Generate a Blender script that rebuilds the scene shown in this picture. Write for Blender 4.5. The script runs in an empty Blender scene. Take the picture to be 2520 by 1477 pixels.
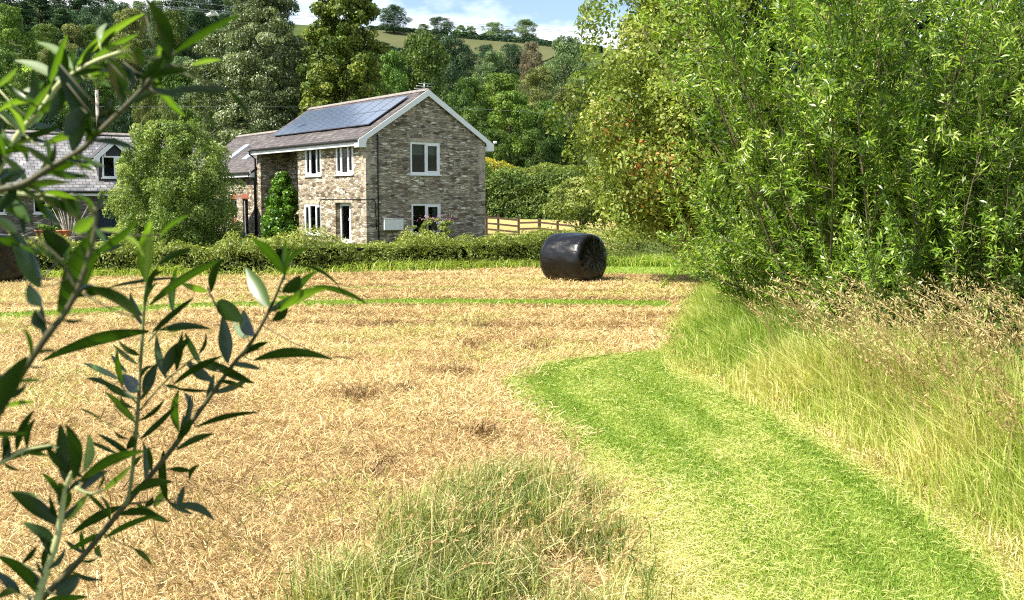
import bpy, bmesh, math, random
import numpy as np
from mathutils import Vector, Matrix
R = math.radians
random.seed(7)
rng = np.random.default_rng(11)
scene = bpy.context.scene
col = scene.collection

# ------------------------------------------------------------------ camera and pixel helpers
F = 2567.0; CX = 1259.7; CY = 738.5; CAMZ = 2.0
PITCH = math.atan((CY - 490.0) / F)
cp, sp = math.cos(PITCH), math.sin(PITCH)
def ray(x, y):
    d = (x - CX) / F; u = (CY - y) / F
    return Vector((d, cp + u * sp, -sp + u * cp))
def at(x, y, Y):
    r = ray(x, y); k = Y / r.y
    return Vector((r.x * k, Y, CAMZ + r.z * k))
def G(x, y, z=0.0):
    r = ray(x, y); k = (z - CAMZ) / r.z
    return (r.x * k, r.y * k)
def onplane(x, y, p, n):
    o = Vector((0, 0, CAMZ)); r = ray(x, y)
    k = (p - o).dot(n) / r.dot(n)
    return o + r * k

# ------------------------------------------------------------------ value noise
def vnoise(x, y, seed=0):
    x = np.asarray(x, float); y = np.asarray(y, float)
    xi = np.floor(x).astype(np.int64); yi = np.floor(y).astype(np.int64)
    fx = x - xi; fy = y - yi
    fx = fx * fx * (3 - 2 * fx); fy = fy * fy * (3 - 2 * fy)
    def h(a, b):
        n = (a * 374761393 + b * 668265263 + seed * 982451653) & 0x7fffffff
        n = ((n ^ (n >> 13)) * 1274126177) & 0x7fffffff
        return ((n ^ (n >> 16)) & 0xffff) / 65535.0
    return (h(xi, yi) * (1 - fx) + h(xi + 1, yi) * fx) * (1 - fy) + (h(xi, yi + 1) * (1 - fx) + h(xi + 1, yi + 1) * fx) * fy
def fbm(x, y, seed=0, o=3):
    s = 0; a = 1; t = 0
    for i in range(o):
        s = s + a * vnoise(x * 2 ** i, y * 2 ** i, seed + i); t += a; a *= .5
    return s / t

# ------------------------------------------------------------------ terrain
def sm(a, b, v):
    u = np.clip((np.asarray(v, float) - a) / (b - a), 0, 1); return u * u * (3 - 2 * u)
def Hn(x, y):
    x = np.asarray(x, float); y = np.asarray(y, float)
    zc = np.clip(51.3 - .075 * x, 42, 64)
    u = (y - 58) / 272.0
    s = np.where(u <= 0, 0, np.where(u < 1, np.clip(u, 0, 1) ** 1.3, 1 - .12 * (u - 1)))
    dip = -.6 * sm(2, 6, x) * (1 - sm(12, 18, x)) * sm(40, 47, y) * (1 - sm(54, 62, y))
    und = 1.2 * (fbm(x * .03, y * .03, 5) - .5) * sm(80, 140, y)
    return zc * s + dip + und
def H(x, y): return float(Hn(x, y))

# ------------------------------------------------------------------ tagging
def tag(o, label=None, cat=None, group=None, kind=None):
    if label: o['label'] = label
    if cat: o['category'] = cat
    if group: o['group'] = group
    if kind: o['kind'] = kind
    return o
def empty(name, loc=(0, 0, 0), rz=0.0):
    o = bpy.data.objects.new(name, None); col.objects.link(o)
    o.location = loc; o.rotation_euler = (0, 0, rz); o.empty_display_size = .3
    return o
def link(name, me, parent=None):
    o = bpy.data.objects.new(name, me); col.objects.link(o)
    if parent is not None: o.parent = parent
    return o

# ------------------------------------------------------------------ numpy quad meshes
def quads(name, V, mats, T=None, parent=None, smooth=False, Q=None, mi=None):
    """V: (n,4,3) loose quads, or (m,3) vertices with Q (n,4)"""
    me = bpy.data.meshes.new(name)
    if Q is None:
        n = V.shape[0]; V = V.reshape(-1, 3); Q = np.arange(n * 4).reshape(-1, 4)
    n = Q.shape[0]
    me.vertices.add(V.shape[0]); me.vertices.foreach_set('co', V.astype(np.float32).ravel())
    me.loops.add(n * 4); me.loops.foreach_set('vertex_index', Q.astype(np.int32).ravel())
    me.polygons.add(n)
    me.polygons.foreach_set('loop_start', (np.arange(n) * 4).astype(np.int32))
    if mi is not None: me.polygons.foreach_set('material_index', np.asarray(mi, np.int32))
    if smooth: me.polygons.foreach_set('use_smooth', np.ones(n, bool))
    for m in (mats if isinstance(mats, (list, tuple)) else [mats]): me.materials.append(m)
    if T is not None:
        a = me.attributes.new('t', 'FLOAT', 'POINT'); a.data.foreach_set('value', T.astype(np.float32).ravel())
    me.update(calc_edges=True)
    if parent is False: return me
    return link(name, me, parent)
def nrm(v): return v / (np.linalg.norm(v, axis=-1, keepdims=True) + 1e-9)
def leaf_quads(P, N, L, W, droop=0.0, A=None):
    n = P.shape[0]
    if A is None:
        A = rng.normal(size=(n, 3)); A[:, 2] -= droop
    A = nrm(A - N * (A * N).sum(1, keepdims=True)); B = np.cross(N, A)
    L = np.broadcast_to(L, (n,))[:, None]; W = np.broadcast_to(W, (n,))[:, None]
    bow = N * (L * .10)
    return np.stack([P - A * L * .5 - bow, P + B * W * .5, P + A * L * .5 - bow, P - B * W * .5], 1)

# ------------------------------------------------------------------ mesh builder for hard things
class MB:
    def __init__(s): s.v = []; s.f = []; s.m = None; s.uv = {}
    def add(s, vs, fs):
        b = len(s.v)
        s.v += [tuple(s.m(*p)) if s.m else tuple(p) for p in vs]
        s.f += [[b + i for i in f] for f in fs]
        return s
    def box(s, x0, x1, y0, y1, z0, z1):
        return s.add([(x0, y0, z0), (x1, y0, z0), (x1, y1, z0), (x0, y1, z0), (x0, y0, z1), (x1, y0, z1), (x1, y1, z1), (x0, y1, z1)],
                     [(0, 3, 2, 1), (4, 5, 6, 7), (0, 1, 5, 4), (1, 2, 6, 5), (2, 3, 7, 6), (3, 0, 4, 7)])
    def prism(s, pts, d0, d1, f):
        """polygon pts (a,b) extruded from d0 to d1; f(a,b,d)->xyz"""
        n = len(pts)
        vs = [f(a, b, d0) for a, b in pts] + [f(a, b, d1) for a, b in pts]
        return s.add(vs, [list(range(n))[::-1], list(range(n, 2 * n))] + [[i, (i + 1) % n, n + (i + 1) % n, n + i] for i in range(n)])
    def tube(s, pts, rad, n=6, cap=True):
        pts = [Vector(p) for p in pts]
        rad = rad if isinstance(rad, (list, tuple)) else [rad] * len(pts)
        vs = []; fs = []
        up = Vector((0.13, .07, 1)).normalized()
        for i, p in enumerate(pts):
            d = (pts[min(i + 1, len(pts) - 1)] - pts[max(i - 1, 0)]).normalized()
            a = d.cross(up)
            if a.length < 1e-3: a = d.cross(Vector((1, 0, 0)))
            a.normalize(); b = d.cross(a)
            for k in range(n):
                t = 2 * math.pi * k / n
                vs.append(p + (a * math.cos(t) + b * math.sin(t)) * rad[i])
        for i in range(len(pts) - 1):
            for k in range(n):
                fs.append((i * n + k, i * n + (k + 1) % n, (i + 1) * n + (k + 1) % n, (i + 1) * n + k))
        if cap: fs += [tuple(range(n))[::-1], tuple(range((len(pts) - 1) * n, len(pts) * n))]
        return s.add(vs, fs)
    def build(s, name, mat, parent=None, smooth=False, bevel=0.0):
        me = bpy.data.meshes.new(name); me.from_pydata(s.v, [], s.f)
        bm = bmesh.new(); bm.from_mesh(me); bmesh.ops.recalc_face_normals(bm, faces=bm.faces)
        if bevel > 0: bmesh.ops.bevel(bm, geom=bm.edges[:], offset=bevel, segments=1, affect='EDGES')
        bm.to_mesh(me); bm.free()
        if smooth:
            for p in me.polygons: p.use_smooth = True
        me.materials.append(mat)
        return link(name, me, parent)

# ------------------------------------------------------------------ materials
def newmat(name):
    m = bpy.data.materials.new(name); m.use_nodes = True
    nt = m.node_tree; nt.nodes.clear()
    out = nt.nodes.new('ShaderNodeOutputMaterial')
    return m, nt, out
def N(nt, t, **kw):
    n = nt.nodes.new('ShaderNode' + t)
    for k, v in kw.items():
        if k in n.inputs.keys() or isinstance(k, int): n.inputs[k].default_value = v
        else: setattr(n, k, v)
    return n
def ramp(nt, stops, inter='LINEAR'):
    r = nt.nodes.new('ShaderNodeValToRGB'); r.color_ramp.interpolation = inter
    e = r.color_ramp.elements
    while len(e) < len(stops): e.new(.5)
    for i, (p, c) in enumerate(stops):
        e[i].position = p; e[i].color = (*c, 1)
    return r
def foliage(name, stops, trans=.35, rough=.5, spec=.35, objvar=.0, tcol=(1.15, 1.25, .45)):
    m, nt, out = newmat(name); L = nt.links.new
    at_ = N(nt, 'Attribute', attribute_name='t')
    r = ramp(nt, stops); L(at_.outputs['Fac'], r.inputs[0])
    colr = r.outputs[0]
    if objvar > 0:
        oi = N(nt, 'ObjectInfo'); hs = N(nt, 'HueSaturation')
        mr = N(nt, 'MapRange'); mr.inputs[3].default_value = 1 - objvar; mr.inputs[4].default_value = 1 + objvar
        L(oi.outputs['Random'], mr.inputs[0]); L(mr.outputs[0], hs.inputs['Value'])
        mh = N(nt, 'MapRange'); mh.inputs[3].default_value = .5 - objvar * .06; mh.inputs[4].default_value = .5 + objvar * .06
        ml = N(nt, 'Math', operation='FRACT'); mm = N(nt, 'Math', operation='MULTIPLY'); mm.inputs[1].default_value = 7.31
        L(oi.outputs['Random'], mm.inputs[0]); L(mm.outputs[0], ml.inputs[0]); L(ml.outputs[0], mh.inputs[0]); L(mh.outputs[0], hs.inputs['Hue'])
        L(colr, hs.inputs['Color']); colr = hs.outputs[0]
    b = N(nt, 'BsdfPrincipled', Roughness=rough); b.inputs['Specular IOR Level'].default_value = spec
    L(colr, b.inputs['Base Color'])
    if trans > 0:
        tr = N(nt, 'BsdfTranslucent'); mx = N(nt, 'MixShader'); mx.inputs[0].default_value = trans
        mc = N(nt, 'Mix', data_type='RGBA', blend_type='MULTIPLY'); mc.inputs[0].default_value = 1
        mc.inputs[7].default_value = (*tcol, 1)
        L(colr, mc.inputs[6]); L(mc.outputs[2], tr.inputs[0])
        L(b.outputs[0], mx.inputs[1]); L(tr.outputs[0], mx.inputs[2]); L(mx.outputs[0], out.inputs[0])
    else: L(b.outputs[0], out.inputs[0])
    return m
def plain(name, c, rough=.5, spec=.4, metal=0.0, var=.12, scale=6.0, bump=.0):
    m, nt, out = newmat(name); L = nt.links.new
    b = N(nt, 'BsdfPrincipled', Roughness=rough, Metallic=metal); b.inputs['Specular IOR Level'].default_value = spec
    tc = N(nt, 'TexCoord'); nz = N(nt, 'TexNoise', Scale=scale, Detail=6.0)
    L(tc.outputs['Object'], nz.inputs['Vector'])
    r = ramp(nt, [(.3, tuple(v * (1 - var) for v in c)), (.7, tuple(min(1, v * (1 + var)) for v in c))])
    L(nz.outputs[0], r.inputs[0]); L(r.outputs[0], b.inputs['Base Color'])
    if bump:
        bp = N(nt, 'Bump', Strength=bump, Distance=.02); L(nz.outputs[0], bp.inputs['Height']); L(bp.outputs[0], b.inputs['Normal'])
    L(b.outputs[0], out.inputs[0]); return m
def stone_mat(name, cols, mortar, sx=3.3, sz=8.5):
    m, nt, out = newmat(name); L = nt.links.new
    b = N(nt, 'BsdfPrincipled', Roughness=.9); b.inputs['Specular IOR Level'].default_value = .15
    tc = N(nt, 'TexCoord'); mp = N(nt, 'Mapping'); mp.inputs['Scale'].default_value = (sx, sx, sz)
    L(tc.outputs['Object'], mp.inputs[0])
    wz = N(nt, 'TexNoise', Scale=1.2, Detail=2.0); L(mp.outputs[0], wz.inputs['Vector'])
    ad = N(nt, 'Mix', data_type='RGBA', blend_type='LINEAR_LIGHT'); ad.inputs[0].default_value = .12
    L(mp.outputs[0], ad.inputs[6]); L(wz.outputs['Color'], ad.inputs[7])
    vo = N(nt, 'TexVoronoi', Scale=1.0, Randomness=.85); L(ad.outputs[2], vo.inputs['Vector'])
    ve = N(nt, 'TexVoronoi', Scale=1.0, Randomness=.85, feature='DISTANCE_TO_EDGE'); L(ad.outputs[2], ve.inputs['Vector'])
    sep = N(nt, 'SeparateColor'); L(vo.outputs['Color'], sep.inputs[0])
    r = ramp(nt, cols); L(sep.outputs[0], r.inputs[0])
    nz = N(nt, 'TexNoise', Scale=22.0, Detail=5.0); L(tc.outputs['Object'], nz.inputs['Vector'])
    rn = ramp(nt, [(.3, (.62, .6, .56)), (.7, (1.15, 1.12, 1.08))]); L(nz.outputs[0], rn.inputs[0])
    mu = N(nt, 'Mix', data_type='RGBA', blend_type='MULTIPLY'); mu.inputs[0].default_value = .9
    L(r.outputs[0], mu.inputs[6]); L(rn.outputs[0], mu.inputs[7])
    # big weathering patches
    nb = N(nt, 'TexNoise', Scale=.9, Detail=4.0); L(tc.outputs['Object'], nb.inputs['Vector'])
    rb = ramp(nt, [(.35, (.78, .76, .74)), (.65, (1.15, 1.13, 1.05))]); L(nb.outputs[0], rb.inputs[0])
    mb = N(nt, 'Mix', data_type='RGBA', blend_type='MULTIPLY'); mb.inputs[0].default_value = 1
    L(mu.outputs[2], mb.inputs[6]); L(rb.outputs[0], mb.inputs[7])
    em = N(nt, 'MapRange'); em.inputs[1].default_value = .02; em.inputs[2].default_value = .09
    L(ve.outputs['Distance'], em.inputs[0])
    mx = N(nt, 'Mix', data_type='RGBA'); mx.inputs[6].default_value = (*mortar, 1)
    L(em.outputs[0], mx.inputs[0]); L(mb.outputs[2], mx.inputs[7]); L(mx.outputs[2], b.inputs['Base Color'])
    hs = N(nt, 'Math', operation='MULTIPLY_ADD'); hs.inputs[1].default_value = .5
    L(sep.outputs[1], hs.inputs[0]); L(em.outputs[0], hs.inputs[2])
    h2 = N(nt, 'Math', operation='MULTIPLY_ADD'); h2.inputs[1].default_value = .5
    L(nz.outputs[0], h2.inputs[0]); L(hs.outputs[0], h2.inputs[2])
    bp = N(nt, 'Bump', Strength=1.0, Distance=.06); L(h2.outputs[0], bp.inputs['Height']); L(bp.outputs[0], b.inputs['Normal'])
    L(b.outputs[0], out.inputs[0]); return m
def slate_mat(name, c1, c2, gap, rough=.55, bw=.28, rh=.2):
    m, nt, out = newmat(name); L = nt.links.new
    b = N(nt, 'BsdfPrincipled', Roughness=rough); b.inputs['Specular IOR Level'].default_value = .45
    uv = N(nt, 'TexCoord')
    br = N(nt, 'TexBrick', Scale=1.0); br.inputs['Brick Width'].default_value = bw; br.inputs['Row Height'].default_value = rh
    br.inputs['Mortar Size'].default_value = .012; br.inputs['Bias'].default_value = -.1
    br.inputs['Color1'].default_value = (*c1, 1); br.inputs['Color2'].default_value = (*c2, 1); br.inputs['Mortar'].default_value = (*gap, 1)
    L(uv.outputs['UV'], br.inputs['Vector'])
    nz = N(nt, 'TexNoise', Scale=2.2, Detail=6.0); L(uv.outputs['UV'], nz.inputs['Vector'])
    rn = ramp(nt, [(.32, (.6, .58, .6)), (.55, (1, 1, 1)), (.72, (1.5, 1.45, 1.35))]); L(nz.outputs[0], rn.inputs[0])
    mu = N(nt, 'Mix', data_type='RGBA', blend_type='MULTIPLY'); mu.inputs[0].default_value = 1
    L(br.outputs[0], mu.inputs[6]); L(rn.outputs[0], mu.inputs[7]); L(mu.outputs[2], b.inputs['Base Color'])
    bp = N(nt, 'Bump', Strength=.8, Distance=.02); bp.invert = True; L(br.outputs['Fac'], bp.inputs['Height']); L(bp.outputs[0], b.inputs['Normal'])
    L(b.outputs[0], out.inputs[0]); return m
def glass_mat():
    m, nt, out = newmat('window_glass'); L = nt.links.new
    tr = N(nt, 'BsdfTransparent'); tr.inputs[0].default_value = (.6, .65, .66, 1)
    gl = N(nt, 'BsdfGlossy', Roughness=.02); gl.inputs[0].default_value = (.9, .92, .95, 1)
    fr = N(nt, 'Fresnel', IOR=1.3); mx = N(nt, 'MixShader')
    L(fr.outputs[0], mx.inputs[0]); L(tr.outputs[0], mx.inputs[1]); L(gl.outputs[0], mx.inputs[2]); L(mx.outputs[0], out.inputs[0])
    return m
def ground_mat(name, stops, scale=9.0, bump=.6, fine=60.0):
    m, nt, out = newmat(name); L = nt.links.new
    b = N(nt, 'BsdfPrincipled', Roughness=.95); b.inputs['Specular IOR Level'].default_value = .1
    tc = N(nt, 'TexCoord')
    n1 = N(nt, 'TexNoise', Scale=scale * .06, Detail=5.0); n2 = N(nt, 'TexNoise', Scale=scale, Detail=8.0, Roughness=.7); n3 = N(nt, 'TexNoise', Scale=fine, Detail=3.0)
    for n in (n1, n2, n3): L(tc.outputs['Object'], n.inputs['Vector'])
    a = N(nt, 'Math', operation='MULTIPLY_ADD'); a.inputs[1].default_value = .55
    b2 = N(nt, 'Math', operation='MULTIPLY'); b2.inputs[1].default_value = .5
    L(n1.outputs[0], b2.inputs[0]); L(n2.outputs[0], a.inputs[0]); L(b2.outputs[0], a.inputs[2])
    r = ramp(nt, stops); L(a.outputs[0], r.inputs[0]); L(r.outputs[0], b.inputs['Base Color'])
    c = N(nt, 'Math', operation='ADD'); L(n2.outputs[0], c.inputs[0]); L(n3.outputs[0], c.inputs[1])
    bp = N(nt, 'Bump', Strength=bump, Distance=.06); L(c.outputs[0], bp.inputs['Height']); L(bp.outputs[0], b.inputs['Normal'])
    L(b.outputs[0], out.inputs[0]); return m

M = {}
M['stone'] = stone_mat('rubble_stone', [(0, (.13, .10, .075)), (.14, (.24, .185, .135)), (.4, (.40, .335, .25)), (.66, (.53, .46, .355)), (.84, (.63, .57, .46)), (.93, (.76, .71, .60)), (1, (.8, .77, .70))], (.50, .45, .37), 3.1, 10.5)
M['barn_stone'] = stone_mat('barn_rubble_stone', [(0, (.10, .09, .085)), (.4, (.24, .215, .19)), (.75, (.36, .32, .28)), (.93, (.45, .41, .36)), (1, (.6, .56, .5))], (.27, .24, .2))
M['slate'] = slate_mat('purple_slate', (.085, .071, .065), (.155, .136, .124), (.035, .03, .03), .65)
M['barn_slate'] = slate_mat('grey_slate', (.25, .245, .245), (.36, .35, .345), (.07, .07, .075), .5, .3, .22)
M['white'] = plain('white_paint', (.8, .8, .79), .35, var=.04)
M['white_fascia'] = plain('fascia_paint', (.74, .74, .73), .4, var=.08)
M['black_plastic'] = plain('black_plastic', (.018, .018, .019), .35)
M['ridge'] = plain('ridge_tile', (.24, .21, .19), .8, var=.25, bump=.3)
M['glass'] = glass_mat()
M['curtain'] = plain('curtain_cloth', (.6, .58, .52), .9, var=.1)
M['blind'] = plain('blind_cloth', (.62, .6, .42), .9, var=.05)
M['metal'] = plain('aerial_metal', (.55, .56, .57), .35, metal=.8)
M['brick'] = plain('red_brick', (.34, .11, .06), .9, var=.35, scale=14, bump=.4)
M['navy'] = plain('navy_paint', (.012, .022, .05), .4)
M['dark_timber_and_room'] = plain('dark_cladding_and_room', (.028, .03, .036), .6)
M['wood'] = plain('weathered_fence_wood', (.075, .046, .028), .85, var=.35, scale=5, bump=.3)
M['pole_wood'] = plain('pole_timber', (.33, .29, .24), .85, var=.25)
M['bark'] = plain('brown_bark', (.10, .075, .05), .95, var=.35, scale=12, bump=.6)
M['pale_bark'] = plain('pale_bark', (.42, .38, .3), .9, var=.35, scale=8, bump=.4)
M['willow_bark'] = plain('willow_bark', (.13, .11, .06), .85, var=.35, scale=20, bump=.4)
M['terracotta'] = plain('terracotta', (.5, .18, .09), .8, var=.2)
M['wire'] = plain('wire_metal', (.16, .17, .18), .5)
M['bird'] = plain('white_feathers', (.82, .82, .8), .7, var=.04)
# ------------------------------------------------------------------ camera, sky, sun
cam_d = bpy.data.cameras.new('camera'); cam = bpy.data.objects.new('camera', cam_d); col.objects.link(cam)
cam.location = (0, 0, CAMZ); cam.rotation_euler = (math.pi / 2 - PITCH, 0, 0)
cam_d.sensor_width = 36; cam_d.lens = 36 * F / 2519.2; cam_d.clip_end = 3000; cam_d.clip_start = .05
cam_d.dof.use_dof = True; cam_d.dof.focus_distance = 18; cam_d.dof.aperture_fstop = 14
scene.camera = cam
SUN_EL = R(50); SUN_AZ = R(-116)     # azimuth from +Y, clockwise; the sun stands to the left and a little behind
SUN = Vector((math.cos(SUN_EL) * math.sin(SUN_AZ), math.cos(SUN_EL) * math.cos(SUN_AZ), math.sin(SUN_EL)))
ld = bpy.data.lights.new('sun', 'SUN'); ld.energy = 5.0; ld.angle = R(.53); ld.color = (1, .94, .83)
lo = bpy.data.objects.new('sun', ld); col.objects.link(lo); lo.rotation_euler = SUN.to_track_quat('Z', 'Y').to_euler(); lo.location = (-40, 0, 60)
w = bpy.data.worlds.new('World'); scene.world = w; w.use_nodes = True
nt = w.node_tree; nt.nodes.clear(); L = nt.links.new
wo = nt.nodes.new('ShaderNodeOutputWorld'); bg = nt.nodes.new('ShaderNodeBackground'); bg.inputs[1].default_value = .09
sk = nt.nodes.new('ShaderNodeTexSky'); sk.sky_type = 'NISHITA'; sk.sun_disc = False; sk.sun_elevation = SUN_EL; sk.sun_rotation = SUN_AZ % (2 * math.pi)
sk.altitude = 100; sk.air_density = 1.2; sk.dust_density = .6; sk.ozone_density = 2.0
tc = N(nt, 'TexCoord'); mp = N(nt, 'Mapping'); mp.inputs['Scale'].default_value = (1, 1, 2.4); mp.inputs['Location'].default_value = (.36, .1, .02)
L(tc.outputs['Generated'], mp.inputs[0])
nz = N(nt, 'TexNoise', Scale=3.4, Detail=7.0, Roughness=.55); L(mp.outputs[0], nz.inputs['Vector'])
rc = ramp(nt, [(.50, (0, 0, 0)), (.62, (1, 1, 1))]); L(nz.outputs[0], rc.inputs[0])
mx = N(nt, 'Mix', data_type='RGBA'); mx.inputs[7].default_value = (10.2, 10.3, 10.6, 1)
L(rc.outputs[0], mx.inputs[0]); L(sk.outputs[0], mx.inputs[6]); L(mx.outputs[2], bg.inputs[0]); L(bg.outputs[0], wo.inputs[0])
vs = scene.view_settings; vs.view_transform = 'Standard'; vs.look = 'None'; vs.gamma = 1; vs.exposure = 1.04
cy = scene.cycles
scene.render.film_transparent = False; cy.pixel_filter_type = 'BLACKMAN_HARRIS'; cy.filter_width = 1.1; cy.use_denoising = False
cy.max_bounces = 6; cy.diffuse_bounces = 3; cy.glossy_bounces = 2; cy.transmission_bounces = 4; cy.transparent_max_bounces = 6
cy.caustics_reflective = False; cy.caustics_refractive = False

# ------------------------------------------------------------------ ground sheets
def axis(*segs):
    out = []
    for a, b, s in segs: out += list(np.arange(a, b, s))
    return np.array(out + [segs[-1][1]])
def sheet(name, xs, ys, mat, kind='structure', lift=0.0):
    X, Y = np.meshgrid(xs, ys); Z = Hn(X, Y) + lift
    V = np.stack([X, Y, Z], -1).reshape(-1, 3); nx = len(xs); ny = len(ys)
    i = np.arange((nx - 1) * (ny - 1)); r = i // (nx - 1) * nx + i % (nx - 1)
    o = quads(name, V, mat, Q=np.stack([r, r + 1, r + nx + 1, r + nx], 1), smooth=True)
    tag(o, kind=kind); return o
GR = ground_mat('meadow_grass', [(.25, (.03, .045, .012)), (.5, (.06, .085, .02)), (.75, (.10, .13, .035))], 3, .5, 30)
sheet('ground', axis((-700, -200, 50), (-200, 200, 5), (200, 700, 50)), axis((-60, 40, 10), (40, 350, 4), (350, 900, 50)), GR)
HAY = ground_mat('cut_hay', [(.3, (.28, .17, .08)), (.45, (.48, .33, .15)), (.6, (.62, .46, .22)), (.78, (.72, .58, .3))], 14, .8, 90)
PATHM = ground_mat('mown_path_turf', [(.3, (.17, .26, .03)), (.5, (.28, .37, .06)), (.72, (.44, .46, .14))], 10, .6, 90)

def sheet_poly(name, pts, mat, z, kind='structure'):
    me = bpy.data.meshes.new(name); me.from_pydata([(p[0], p[1], z) for p in pts], [], [list(range(len(pts)))])
    bm = bmesh.new(); bm.from_mesh(me); bmesh.ops.triangulate(bm, faces=bm.faces[:]); bmesh.ops.recalc_face_normals(bm, faces=bm.faces[:])
    if sum(f.normal.z for f in bm.faces) < 0: bmesh.ops.reverse_faces(bm, faces=bm.faces[:])
    bm.to_mesh(me); bm.free(); me.materials.append(mat)
    return tag(link(name, me), kind=kind)
# outlines of the mown path, of the verge and of the hay field on the ground
PL = [G(*p) for p in [(1580, 1640), (1560, 1477), (1530, 1330), (1500, 1220), (1450, 1130), (1400, 1080), (1300, 1000), (1255, 940), (1300, 912), (1380, 893), (1500, 877), (1640, 866)]]
PR = [G(*p) for p in [(2640, 1640), (2530, 1450), (2390, 1330), (2270, 1240), (2130, 1150), (1990, 1060), (1900, 1005), (1780, 960), (1690, 925), (1655, 895), (1645, 866)]]
VE = PR + [G(*p) for p in [(1640, 830), (1680, 760), (1720, 710), (1745, 672)]]
def prof(pts):
    a = np.array(pts); o = np.argsort(a[:, 1]); return a[o, 1], a[o, 0]
plY, plX = prof(PL); prY, prX = prof(PR); veY, veX = prof(VE)
XL = lambda y: np.interp(y, plY, plX)
XR = lambda y: np.interp(y, prY, prX)
XV = lambda y: np.interp(y, veY, veX)
sheet_poly('hay_field', [(-26, 3.2), (-26, 26.0), (-14, 26.8), (-4, 28.8), (1, 30.2), (6, 29.0)] + [(p[0], p[1]) for p in VE[::-1]] + [(2.3, 3.2)], HAY, .004)
sheet_poly('path', PL + PR[::-1], PATHM, .008)
S1 = [G(*p) for p in [(-150, 778), (0, 775), (250, 762), (500, 750), (1000, 740), (1300, 741), (1640, 744)]]
S2 = [G(*p) for p in [(-150, 792), (0, 790), (250, 777), (500, 764), (1000, 752.5), (1300, 754), (1640, 760)]]
S3 = [G(*p) for p in [(500, 714), (900, 710), (1150, 710), (1300, 714)]]
S4 = [G(*p) for p in [(500, 717), (900, 713.5), (1150, 713.5), (1300, 716.5)]]
S5 = [G(*p) for p in [(1330, 664), (1500, 655), (1745, 650)]]
S6 = [G(*p) for p in [(1330, 672), (1500, 678), (1745, 680)]]
STRIPS = [(S1, S2), (S3, S4), (S5, S6)]
for a, b in STRIPS: sheet_poly('mown_strip', a + b[::-1], PATHM, .009)
def strip_mask(X, Y):
    m = np.zeros(X.shape, bool)
    for a, b in STRIPS:
        a = np.array(a); b = np.array(b)
        ya = np.interp(X, a[:, 0], a[:, 1]); yb = np.interp(X, b[:, 0], b[:, 1])
        m |= (Y < ya) & (Y > yb) & (X > a[0, 0]) & (X < a[-1, 0])
    return m

# ------------------------------------------------------------------ grass
def blades(name, P0, P1, P2, W, T, mat, kind='stuff', wd=None):
    n = P0.shape[0]
    d = P2 - P0
    if wd is None:
        wd = np.cross(d, rng.normal(size=(n, 3)) * .6 + np.array([0, 0, 1.0]))
    wd = nrm(wd) * W[:, None] * .5
    V = np.stack([P0 - wd * .8, P0 + wd * .8, P1 + wd, P1 - wd, P2 + wd * .15, P2 - wd * .15], 1)
    k = np.arange(n)[:, None] * 6
    Q = np.concatenate([k + np.array([[0, 1, 2, 3]]), k + np.array([[3, 2, 4, 5]])], 1).reshape(-1, 4)
    o = quads(name, V.reshape(-1, 3), mat, np.repeat(T, 6), Q=Q)
    if kind: tag(o, kind=kind)
    return o
def upright(X, Y, Z, h, w, lean, T, name, mat, kind='stuff', az=None):
    n = X.shape[0]
    if az is None: az = rng.uniform(0, 2 * math.pi, n)
    D = np.stack([np.cos(az), np.sin(az), np.zeros(n)], 1)
    P0 = np.stack([X, Y, Z], 1); up = np.array([0, 0, 1.0])
    P1 = P0 + up * (h * .55)[:, None] + D * (h * lean * .25)[:, None]
    P2 = P0 + up * (h * (1 - .35 * np.minimum(lean, 1.2)))[:, None] + D * (h * lean)[:, None]
    wd = np.stack([-np.sin(az), np.cos(az), np.zeros(n)], 1) + rng.normal(size=(n, 3)) * .5
    return blades(name, P0, P1, P2, w, T, mat, kind, wd)
HAYB = foliage('dry_hay_blades', [(0, (.12, .07, .032)), (.2, (.36, .24, .105)), (.45, (.585, .42, .20)), (.72, (.70, .545, .265)), (.93, (.78, .69, .38)), (1, (.42, .47, .12))], .2, .6, .25, tcol=(1.05, 1, .8))
PATHB = foliage('short_path_grass', [(0, (.13, .22, .02)), (.35, (.235, .36, .04)), (.6, (.37, .46, .085)), (.8, (.56, .56, .19)), (1, (.78, .67, .34))], .35, .5, .3)
VERGB = foliage('verge_grass_blades', [(0, (.09, .17, .016)), (.3, (.20, .33, .035)), (.6, (.38, .49, .08)), (.85, (.60, .61, .20)), (1, (.74, .62, .30))], .4, .5, .3)
TUFTB = foliage('tuft_grass_blades', [(0, (.06, .105, .018)), (.3, (.15, .22, .04)), (.6, (.32, .37, .10)), (.85, (.58, .52, .23)), (1, (.74, .63, .34))], .3, .5, .3)
SEEDB = foliage('grass_seed_heads', [(0, (.17, .11, .045)), (.5, (.38, .28, .11)), (1, (.64, .52, .25))], .25, .7, .2, tcol=(1.05, 1, .8))

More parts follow.
